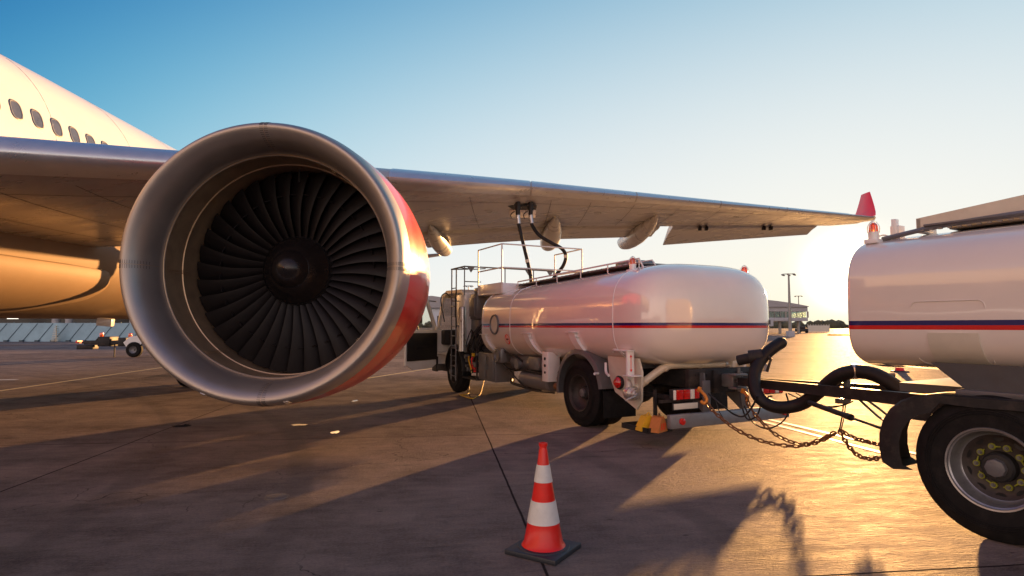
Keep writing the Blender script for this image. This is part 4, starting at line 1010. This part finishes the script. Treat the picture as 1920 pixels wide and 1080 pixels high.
def cable(pts, r, label, m='cable', name='cable', cat='cable', grp=None, sm=8):
    P_ = pts if isinstance(pts[0], Vector) else pix(pts)
    base = P_[0].copy(); base.z = 0; q = MB(); q.T = Matrix.Translation(-base); q.tube(P_, r, 8, sm); o = q.build(name, M[m], None); o.location = base
    return tag(o, label, cat, grp)
G = 'brake and power lines between truck and trailer'
cable([(1328,738,7.95),(1352,758,7.80),(1375,776,7.85),(1395,780,7.75),(1412,760,7.65),(1420,742,7.55)], .012, 'black coiled line curving from the bracket under the hose loop', grp=G)
cable([(1388,740,7.90),(1392,765,7.80),(1402,786,7.85),(1420,778,7.75),(1430,750,7.65),(1448,742,7.55)], .010, 'black line dipping in a tight bend left of the hose loop', grp=G)
cable([(1395,760,7.80),(1412,792,7.80),(1440,803,7.65),(1468,790,7.65),(1480,765,7.50),(1474,738,7.40)], .010, 'thin black line in the widest low loop in front of the bumper', grp=G)
cable([(1340,745,7.95),(1348,770,7.90),(1360,790,7.85)], .006, 'thin cord hanging in front of the rear bumper', grp=G)
cable([(1478,738,7.40),(1510,752,7.25),(1545,762,7.10),(1580,760,6.95),(1600,752,6.90)], .008, 'thin black line drooping under the drawbar', grp=G)
cable([(1492,737,7.40),(1530,758,7.20),(1560,764,7.00),(1588,757,6.90)], .007, 'second thin black line drooping close under the drawbar', grp=G)
cable([(1612,750,6.80),(1634,770,6.60),(1652,785,6.30),(1668,792,6.00)], .013, 'black brake line entering the mudguard, lower of the pair', grp=G)
cable([(1626,750,6.80),(1648,766,6.55),(1662,777,6.30),(1676,786,6.00)], .013, 'black brake line entering the mudguard, upper of the pair', grp=G)
cable([(1582,752,6.90),(1579,780,6.90),(1574,806,6.90)], .008, 'dark cord that holds the chains up to the drawbar', grp=G, name='cord', cat='cord')
cable([(1586,752,6.88),(1583,780,6.89),(1577,806,6.90)], .006, 'thinner dark cord beside the one holding the chains', grp=G, name='cord', cat='cord')
# fuel hoses up to the wing
def fuelhose(pts, label):
    P_ = pix(pts); base = P_[-1].copy(); base.z = 0
    t_ = thing('fuel_hose', label, 'hose', base, 0, 'fuel hoses from the truck platform to the wing')
    I = Matrix.Translation(-base)
    q = MB(); q.T = I; q.tube(P_, .04, 14, 8); q.build('hose_body', M['hose'], t_)
    a_ = P_[0]; d_ = (P_[1]-P_[0]).normalized()
    q = MB(); q.T = I; q.cyl(a_+Vector((0,0,.42)),a_+Vector((0,0,.22)),.062,n=16); q.cyl(a_+Vector((0,0,.22)),a_+Vector((0,0,.10)),.05,n=16); q.box(a_+Vector((.0,-.02,.30)),(.2,.03,.03),(0,.5,.2),.01); q.tube([a_+Vector((-.07,0,.2)),a_+Vector((-.16,0,.12)),a_+Vector((-.14,0,.02))],.012,6,4); q.build('nozzle', M['black'], t_)
    q = MB(); q.T = I; q.cyl(a_+Vector((0,0,.12)),a_-d_*-.10,.048,n=16); q.cyl(a_+Vector((0,0,.06)),a_+Vector((0,0,.03)),.056,n=16); q.build('coupling', M['alu'], t_)
    for k in (len(P_)//2, len(P_)-2):
        c = P_[k]; dd = (P_[k+1]-P_[k-1]).normalized(); q = MB(); q.T = I; q.cyl(c-dd*.035,c+dd*.035,.047,n=16); q.build('hose_clip', M['beige'], t_)
fuelhose([(971,412,13.4),(975,432,13.35),(983,465,13.3),(989,490,13.25),(994,512,13.2),(996,532,13.2),(996,545,13.3)], 'black fuel hose hanging nearly straight from wing to platform')
fuelhose([(995,412,13.55),(999,425,13.5),(1012,442,13.4),(1035,456,13.3),(1053,466,13.3),(1061,480,13.35),(1056,498,13.4),(1043,515,13.5),(1030,533,13.6),(1022,545,13.7)], 'black fuel hose bowed out in a wide curve over the railing')
# yellow bonding cable on the ground by the front wheel
gp = [gnd(px,py)+Vector((0,0,z)) for px,py,z in ((876,728,.25),(880,738,.05),(872,741,.012),(862,741,.012),(884,748,.012),(893,745,.012),(901,738,.012),(908,728,.25))]
cable(gp, .012, 'thin yellow bonding cable lying on the concrete by the truck ladder', 'ycable', 'bonding_cable')
# thin wire along joint
# ------------------------------------------------------------------ cones
def cone(loc, h, rz, label):
    t_ = thing('traffic_cone', label, 'traffic cone', loc, rz, 'traffic cones on the apron'); s = h/.75
    q = MB(); n = 40
    prof = [(.035,.17),(.045,.155),(.07,.138),(.20,.112),(.201,.112),(.36,.083),(.361,.083),(.48,.0625),(.481,.0625),(.60,.043),(.70,.030),(.71,.026),(.725,.026),(.728,.031),(.75,.031),(.75,.022),(.70,.02)]
    q.lathe([(a*s,b*s) for a,b in prof],(0,0,0),(0,0,1),n); q.build('cone_body', M['cone'], t_)
    for z0,z1,r0,r1 in ((.205,.355,.1125,.0850),(.483,.60,.0636,.0445)):
        q = MB(); q.lathe([(z0*s,(r0+.0005)*s),(z0*s,(r0+.003)*s),(z1*s,(r1+.0022)*s),(z1*s,(r1-.001)*s)],(0,0,0),(0,0,1),n); q.build('reflective_band', M['band'], t_)
    q = MB(); q.box((0,0,.018*s),(.40*s,.40*s,.036*s),None,.008*s); q.lathe([(.03*s,.19*s),(.044*s,.18*s),(.046*s,.14*s)],(0,0,0),(0,0,1),n); q.build('cone_base', M['conebase'], t_)
    return t_
cone(gnd(1019,1033), .76, R(-32), 'tall red and white banded traffic cone on the concrete in the foreground')
cone(gnd(1687,697), .76, R(10), 'small distant red and white traffic cone beyond the trailer')

# chocks in the tray (rest on the truck's tray)
def chock(px, py, d, rz, m, label, stripes=False):
    p = at(px,py,d); p.z = .216
    t_ = thing('wheel_chock', label, 'wheel chock', p, rz, 'wheel chocks in the rear tray')
    q = MB(); q.prism([(-.13,0),(.13,0),(.11,.06),(.03,.2),(-.04,.19),(-.12,.06)],1,-.07,.07)
    q.build('chock_body', M[m], t_, flat=True)
    q = MB(); q.tube([(0,0,.19),(.03,0,.23),(.06,0,.19)],.008,6,4); q.build('chock_handle', M['rust' if stripes else m], t_)
    if stripes:
        for k in range(3):
            q = MB(); q.box((-.05+.05*k,-.072,.07),(.014,.004,.09),(0,.3,0)); q.build('stripe', M['cone'], t_)
chock(1212,778,8.05, R(20), 'yellow', 'bright yellow wheel chock standing in the tray behind the rear wheel')
chock(1234,784,7.95, R(50), 'orange', 'orange wheel chock with red stripes beside the rear bumper', True)

# ------------------------------------------------------------------ puddles, cover, scraps
def puddle(px, py, rx, ry, seed):
    c = gnd(px,py); q = MB(); o = []
    for i in range(40):
        a_ = 2*PI*i/40; k = 1+.45*noise.noise(Vector((math.cos(a_)*1.6,math.sin(a_)*1.6,seed)))+.2*noise.noise(Vector((math.cos(a_)*4,math.sin(a_)*4,seed)))
        o.append((c.x+rx*k*math.cos(a_), c.y+ry*k*math.sin(a_), .005))
    q.poly(o); struct(q.build('puddle', M['puddle']))
M['puddle'] = mat('shallow_water', (.05,.05,.055), .04, spec=.8)
for i, a_ in enumerate(((629,811,.07,.10),(665,752,.06,.16),(341,799,.16,.10),(560,797,.12,.08),(350,796,.05,.05),(180,741,.12,.08))): puddle(*a_, i*3.1)
q = MB(); q.lathe([(0,.0),(0.008,.0),(.008,.088),(.006,.092),(.001,.094)],(0,0,0),(0,0,1),36); q.lathe([(.001,.094),(.006,.096),(.006,.110),(0,.112)],(0,0,0),(0,0,1),36)
mc = q.build('ground_cover', mat('cast_cover', (.12,.105,.1), .6, metal=.2, var=.2, scale=30, bump=.003, bscale=60)); mc.location = gnd(519,932); tag(mc, 'small round metal cover set in the concrete left of the cone', 'ground cover')

# ------------------------------------------------------------------ background left
def blast_fence(x0, x1, d, label):
    t_ = thing('blast_fence', label, 'fence', ((x0+x1)/2, d, 0), 0, 'blast fences along the apron edge'); cx = (x0+x1)/2; W = (x1-x0)/2
    q = MB(); q.prism([(0,0),(.06,0),(.75,1.9),(.69,1.9)],0,-W,W); q.build('panel', M['teal'], t_)
    q = MB(); n = int(W*2/1.5)
    for i in range(n+1):
        x = -W+W*2*i/n
        q.loft([[(x-.03,-.01,.05),(x+.03,-.01,.05),(x+.03,-.04,.05),(x-.03,-.04,.05)],[(x+.9,.66,1.85),(x+.96,.66,1.85),(x+.96,.63,1.85),(x+.9,.63,1.85)]],True,True,True) if x+1 < W else None
    for i in range(n+1):
        x = -W+W*2*i/n; q.box((x,.75,1.0),(.08,.08,2.0)) ; q.box((x,-.1,.08),(.35,.3,.16))
    q.build('brace', M['tealdark'], t_)
blast_fence(-64,-37.2,61,'teal panelled blast fence, the one behind the plane at the far left')
blast_fence(-34.6,-14,60,'teal panelled blast fence right of the gap, beyond the parked cart')
q = MB()
for k in range(9): q.box((0,0,.18*k+.1),(.7-.07*k,.4,.06))
q.cyl((0,0,0),(0,0,1.7),.05); sh = q.build('stacked_pallet_rack', M['pipe']); sh.location = at(105,636,60.5); sh.location.z = 0; tag(sh, 'narrow stack of wooden slats in the gap between the blast fences', 'rack')
hall = thing('terminal_hall', 'dark open terminal hall with strip lights above the blast fence', 'building', (-70,84,0))
q = MB(); q.bb(-45,42,0,1,0,10); q.build('wall', M['darkhall'], hall)
q = MB(); q.bb(-46,43,-8,2,4.1,5.6,.05); q.build('roof', M['concb'], hall)
for px in (105,130,-60,250,310): 
    q = MB(); x = at(px,600,78).x+70; q.cyl((x,-6,0),(x,-6,4.1),.45,n=14); q.build('column', M['concb'], hall)
for i, px in enumerate((12,95,120,158,215,232,-40,60,280,262)):
    x = at(px,600,80).x+70; z = 2.55+.45*((i*37)%3)/2; q = MB(); q.bb(x-.7,x+.7,-3.1,-2.9,z,z+.13); q.build('strip_light', M['striplight'], hall)
# parked ground cart (partly behind the engine)
ct = gnd(262,669); cart = thing('tow_cart', 'low dark towing cart with white mudguards, partly hidden by the engine lip', 'cart', ct, R(4))
s1 = (gnd(270,669)-gnd(180,669)).length/90.
q = MB(); q.bb(-2.6,2.6,-.35,.35,.65,.85,.02); q.bb(-3.0,-2.2,-.25,.25,.40,.62,.02); q.bb(-1.9,-1.3,-.4,.4,.55,1.05,.03); q.bb(-.9,-.5,-.4,.4,.55,1.0,.03); q.cyl((-1.1,-.3,0),(-1.1,-.3,.65),.03); q.tube([(-1.9,-.3,1.0),(-2.1,-.3,.8),(-2.7,-.3,.75)],.04,8,3); q.build('frame', M['dark'], cart)
q = MB(); q.box((-1.75,-.3,1.15),(.14,.14,.22),None,.03); q.box((-.35,-.3,1.12),(.14,.14,.22),None,.03); q.build('amber_lamp', M['orlens'], cart)
q = MB(); q.bb(-3.08,-3.0,-.2,.2,.72,.84); q.bb(-3.08,-2.6,-.1,.1,.74,.80); q.build('red_end', M['cone'], cart)
q = MB(); q.prism([(-.6,.75),(-.3,1.05),(.5,1.15),(1.8,1.15),(1.8,.55),(1.2,.5),(1.0,.85),(.4,.85),(.1,.45),(-.4,.45)],1,-.45,-.30); q.build('side_panel', M['white'], cart)
for x in (-.05,1.35): 
    q = MB(); q.lathe([(-.14,.18),(-.14,.33),(-.08,.39),(.08,.39),(.14,.33),(.14,.18)],(x,-.42,.39),(0,1,0),28); w0 = q.build('wheel', M['rubber'], cart)
    q = MB(); q.lathe([(-.15,.20),(-.12,.17),(-.08,.05),(-.13,.04),(-.13,.0)],(x,-.42,.39),(0,1,0),20); q.build('rim', M['steel'], w0)

# pale hangar beyond the cab
hg = thing('hangar', 'long pale low hangar far behind the truck cab', 'building', (-12,120,0))
q = MB(); q.bb(-30,9,0,30,0,5.2); q.build('wall', mat('hangar_wall',(.6,.63,.68),.6,var=.06,scale=.3), hg)
q = MB(); q.prism([(-31,5.2),(-31,5.6),(-4,7.6),(10,5.6),(10,5.2)],1,-1,31); q.build('roof', M['roofm'], hg)
q = MB()
for k in range(7): q.bb(-28+5*k,-24.5+5*k,-.06,0,1.2,3.6)
q.build('window_band', M['darkhall'], hg)

# ------------------------------------------------------------------ background right
D0 = 120
x1 = at(1515,600,D0).x; x0 = at(1380,600,D0).x
pier = thing('terminal_pier', 'glazed airport pier with curved roof raised on columns, right of the tank', 'building', (x1,D0,0))
W = x1-x0
Z = [at(1470,yy,D0).z for yy in (602,595.5,584,575.5,561)]
q = MB(); q.bb(-W,0,0,16,Z[0],Z[1],.02); q.bb(-W,0,0,16,Z[2],Z[3],.02); q.bb(-W,0,7,7.3,Z[1],Z[2]); q.build('wall', M['concb'], pier)
q = MB(); n=12; rg=[]
for i in range(n+1):
    f_ = i/n; x = -W*1.0+W*1.0*f_; z = Z[3]+.12+(Z[4]-Z[3])*(1-f_**2.0); rg.append([(x,-.6,Z[3]),(x,-.6,z),(x,16.6,z),(x,16.6,Z[3])])
q.loft(rg,True,True,True); q.build('roof', M['roofm'], pier)
for yg in (.1,15.7):
    q = MB(); q.bb(-W+.1,-.3,yg,yg+.1,Z[1],Z[2]); q.build('glazing', M['winglass'], pier)
for i in range(14):
    x = -W+W*i/13; ww = .3 if i%4 == 1 else .09; q = MB(); q.bb(x-ww/2,x+ww/2,-.05,.1,Z[1],Z[2]); q.build('mullion', M['mast'], pier)
for px in (1466,1485,1501,1420):
    q = MB(); x = at(px,600,D0+1).x-x1; q.cyl((x,2,0),(x,2,Z[0]),.28,n=12); q.build('column', M['mast'], pier)
jb = thing('jet_bridge_head', 'grey boxy jet bridge cabin hanging below the pier beside the tank', 'jet bridge', at(1442,620,112)*1.0)
jb.location.z = 0
q = MB(); q.bb(-1.0,.9,0,3,1.5,3.0,.1); q.build('cabin', M['concb'], jb); q = MB(); q.bb(-.3,.3,-.05,0,1.9,2.7); q.build('window', M['darkhall'], jb)
q = MB(); q.cyl((0,1.5,0),(0,1.5,1.5),.2); q.build('leg', M['mast'], jb)
def mast(px, ytop, ybase, d, r, label, heads=True, grp='apron floodlight masts'):
    b_ = at(px,ybase,d); top = at(px,ytop,d); b_.z = 0; H = top.z
    t_ = thing('floodlight_mast', label, 'mast', b_, 0, grp)
    q = MB(); q.cyl((0,0,0),(0,0,H),r,r*.45,12); q.build('pole', M['mast'], t_)
    q = MB(); w0 = H*.10
    q.lathe([(0,w0*.9),(.06*H/20,w0),(.12*H/20,w0*.9)],(0,0,H),(0,0,1),20)
    q.build('head_ring', M['mast'], t_)
    for k in range(6):
        a_ = 2*PI*k/6; q = MB(); q.box((w0*.95*math.cos(a_),w0*.95*math.sin(a_),H-.012*H),(w0*.35,w0*.35,w0*.16),(0,.3,a_)); q.build('floodlight', M['mast'], t_)
    return t_
m1 = mast(1482,514,628,88,.26,'tall apron floodlight mast standing in front of the glazed pier')
q = MB(); q.bb(-.5,.45,-.4,.4,0,.85,.05); cb = q.build('concrete_block', M['concb']); cb.location = m1.location+Vector((-.25,-.6,0)); tag(cb, 'pale concrete block at the foot of the tall floodlight mast', 'block')
mast(1499,555,620,165,.22,'fainter floodlight mast behind the pier, just right of the tall one')
mast(1113,509,600,110,.22,'small floodlight head just above the tank walkway')
mast(878,536,600,140,.22,'tiny floodlight mast seen above the cab, left of the platform')
mast(790,556,600,190,.2,'faint floodlight mast between engine and cab door')
# far fence, vehicles, kerb
f0 = at(1515,618,150); f1 = at(1555,618,150)
q = MB(); 
for i in range(9): q.box((i*(f1.x-f0.x)/8,0,1.0),(.12,.12,2.0))
q.bb(0,f1.x-f0.x,-.05,.05,.1,1.7)
ff = q.build('site_fence', M['beige']); ff.location = (f0.x,150,0); tag(ff, 'low pale panel fence far off between pier and trailer', 'fence')
k0 = at(1552,627,100); q = MB(); q.bb(0,16,-.2,.2,0,.22,.03); kb = q.build('low_barrier', M['rust']); kb.location = (k0.x,100,0); tag(kb, 'long low brown barrier on the horizon beside the trailer tank', 'barrier')
q = MB(); q.bb(-1.2,1.2,-.8,.8,.3,1.0,.15); q.bb(-.8,.7,-.75,.75,1.0,1.55,.2); vb = q.build('car_body', M['rimdark'])
car = thing('parked_car', 'small dark car far off under the end of the pier', 'car', at(1503,622,135)); car.location.z = 0; vb.parent = car
for x in (-.8,.8):
    q = MB(); q.cyl((x,-.85,.32),(x,-.6,.32),.32,n=16); q.build('wheel', M['rubber'], car)
# trees far off at the horizon as one mass
q = MB(); random.seed(21)
for i in range(420):
    x = random.uniform(-60,420); y = 420+random.uniform(-12,12); h = random.uniform(1.5,4.5)
    q.ball((x,y,h*.5), h*.7, 1.3,1,1+random.random()*.4, 7,4)
o = q.build('far_trees', M['hill'], flat=True); tag(o,'far band of low trees along the horizon','trees',kind='stuff')

# ------------------------------------------------------------------ world, sun, camera
w = bpy.data.worlds.new('World'); sc.world = w; w.use_nodes = True
N = w.node_tree.nodes; L = w.node_tree.links; bg = N['Background']
sky = N.new('ShaderNodeTexSky'); sky.sky_type = 'NISHITA'; sky.sun_disc = False
sky.sun_elevation = SUN_EL; sky.sun_rotation = SUN_AZ; sky.altitude = 100; sky.air_density = 1.0; sky.dust_density = 1.6; sky.ozone_density = 2.2
EXPO = 1.7; k_ = .13
def mt(op, *a):
    q = N.new('ShaderNodeMath'); q.operation = op
    for i, x in enumerate(a):
        if isinstance(x, (int,float)): q.inputs[i].default_value = x
        else: L.new(x, q.inputs[i])
    return q.outputs[0]
tcw = N.new('ShaderNodeTexCoord'); nrm = N.new('ShaderNodeVectorMath'); nrm.operation = 'NORMALIZE'; L.new(tcw.outputs['Generated'], nrm.inputs[0])
dt = N.new('ShaderNodeVectorMath'); dt.operation = 'DOT_PRODUCT'; L.new(nrm.outputs[0], dt.inputs[0]); dt.inputs[1].default_value = (math.sin(SUN_AZ)*math.cos(SUN_EL), math.cos(SUN_AZ)*math.cos(SUN_EL), math.sin(SUN_EL))
sx = N.new('ShaderNodeSeparateXYZ'); L.new(nrm.outputs[0], sx.inputs[0])
g_ = mt('MAXIMUM', dt.outputs['Value'], .25); z_ = mt('MINIMUM', mt('MAXIMUM', sx.outputs[2], 0.0), .5)
sr = N.new('ShaderNodeSeparateColor'); L.new(sky.outputs[0], sr.inputs[0])
back = mt('MULTIPLY', mt('MAXIMUM', mt('SUBTRACT', .25, dt.outputs['Value']), 0.0), mt('EXPONENT', mt('MULTIPLY', mt('MAXIMUM', sx.outputs[2], 0.0), -2.2)))
aure = mt('POWER', mt('MAXIMUM', dt.outputs['Value'], 0.0), 1500.0)
warm = mt('MULTIPLY', mt('POWER', mt('MAXIMUM', dt.outputs['Value'], 0.0), 9.0), mt('EXPONENT', mt('MULTIPLY', mt('MAXIMUM', sx.outputs[2], 0.0), -8.0)))
outs = []
for i, ((c0,c1,c2,c3,c4,c5), bk, au) in enumerate((((-3.172,-6.594,-3.337,9.3,-4.874,4.299), 2.35, 7.0), ((-1.134,-3.652,-3.381,4.913,-2.678,2.879), 1.45, 5.6), ((-.408,-1.814,-2.619,3.256,-1.855,1.665), .95, 3.0))):
    lg = mt('MULTIPLY', mt('LOGARITHM', mt('MAXIMUM', sr.outputs[i], .01), math.e), .2)
    q = mt('ADD', mt('ADD', mt('MULTIPLY', z_, c1), mt('MULTIPLY', mt('MULTIPLY', z_, z_), c2)), mt('ADD', mt('MULTIPLY', g_, c3), c0))
    q = mt('ADD', q, mt('ADD', mt('MULTIPLY', mt('MULTIPLY', g_, g_), c4), mt('MULTIPLY', mt('MULTIPLY', z_, g_), c5)))
    q = mt('EXPONENT', mt('ADD', q, lg)); q = mt('MULTIPLY', mt('DIVIDE', q, mt('ADD', q, 1.0)), 1.18)
    q = mt('MULTIPLY', q, mt('SUBTRACT', 1.0, mt('MULTIPLY', warm, (0.0,.05,.25)[i])))
    q = mt('ADD', mt('ADD', q, mt('MULTIPLY', back, bk)), mt('MULTIPLY', aure, au))
    outs.append(mt('DIVIDE', q, k_*2**EXPO))
cb_ = N.new('ShaderNodeCombineColor')
for i in range(3): L.new(outs[i], cb_.inputs[i])
L.new(cb_.outputs[0], bg.inputs[0]); bg.inputs[1].default_value = k_
sd = Vector((math.sin(SUN_AZ)*math.cos(SUN_EL), math.cos(SUN_AZ)*math.cos(SUN_EL), math.sin(SUN_EL)))
sl_ = bpy.data.lights.new('sun','SUN'); sl_.energy = 5; sl_.angle = R(.9); sl_.color = (1,.50,.17)
so = bpy.data.objects.new('sun', sl_); COL.objects.link(so); so.rotation_euler = sd.to_track_quat('Z','Y').to_euler()
cam = bpy.data.cameras.new('camera'); cam.sensor_width = 36; cam.lens = F/1920*36; cam.clip_end = 6000; cam.clip_start = .05
co = bpy.data.objects.new('camera', cam); COL.objects.link(co); co.location = (0,0,CAMZ); co.rotation_euler = (PI/2+PITCH,0,0); sc.camera = co
sc.view_settings.view_transform = 'Standard'; sc.view_settings.look = 'None'; sc.view_settings.gamma = 1; sc.view_settings.exposure = EXPO
sc.cycles.use_denoising = True
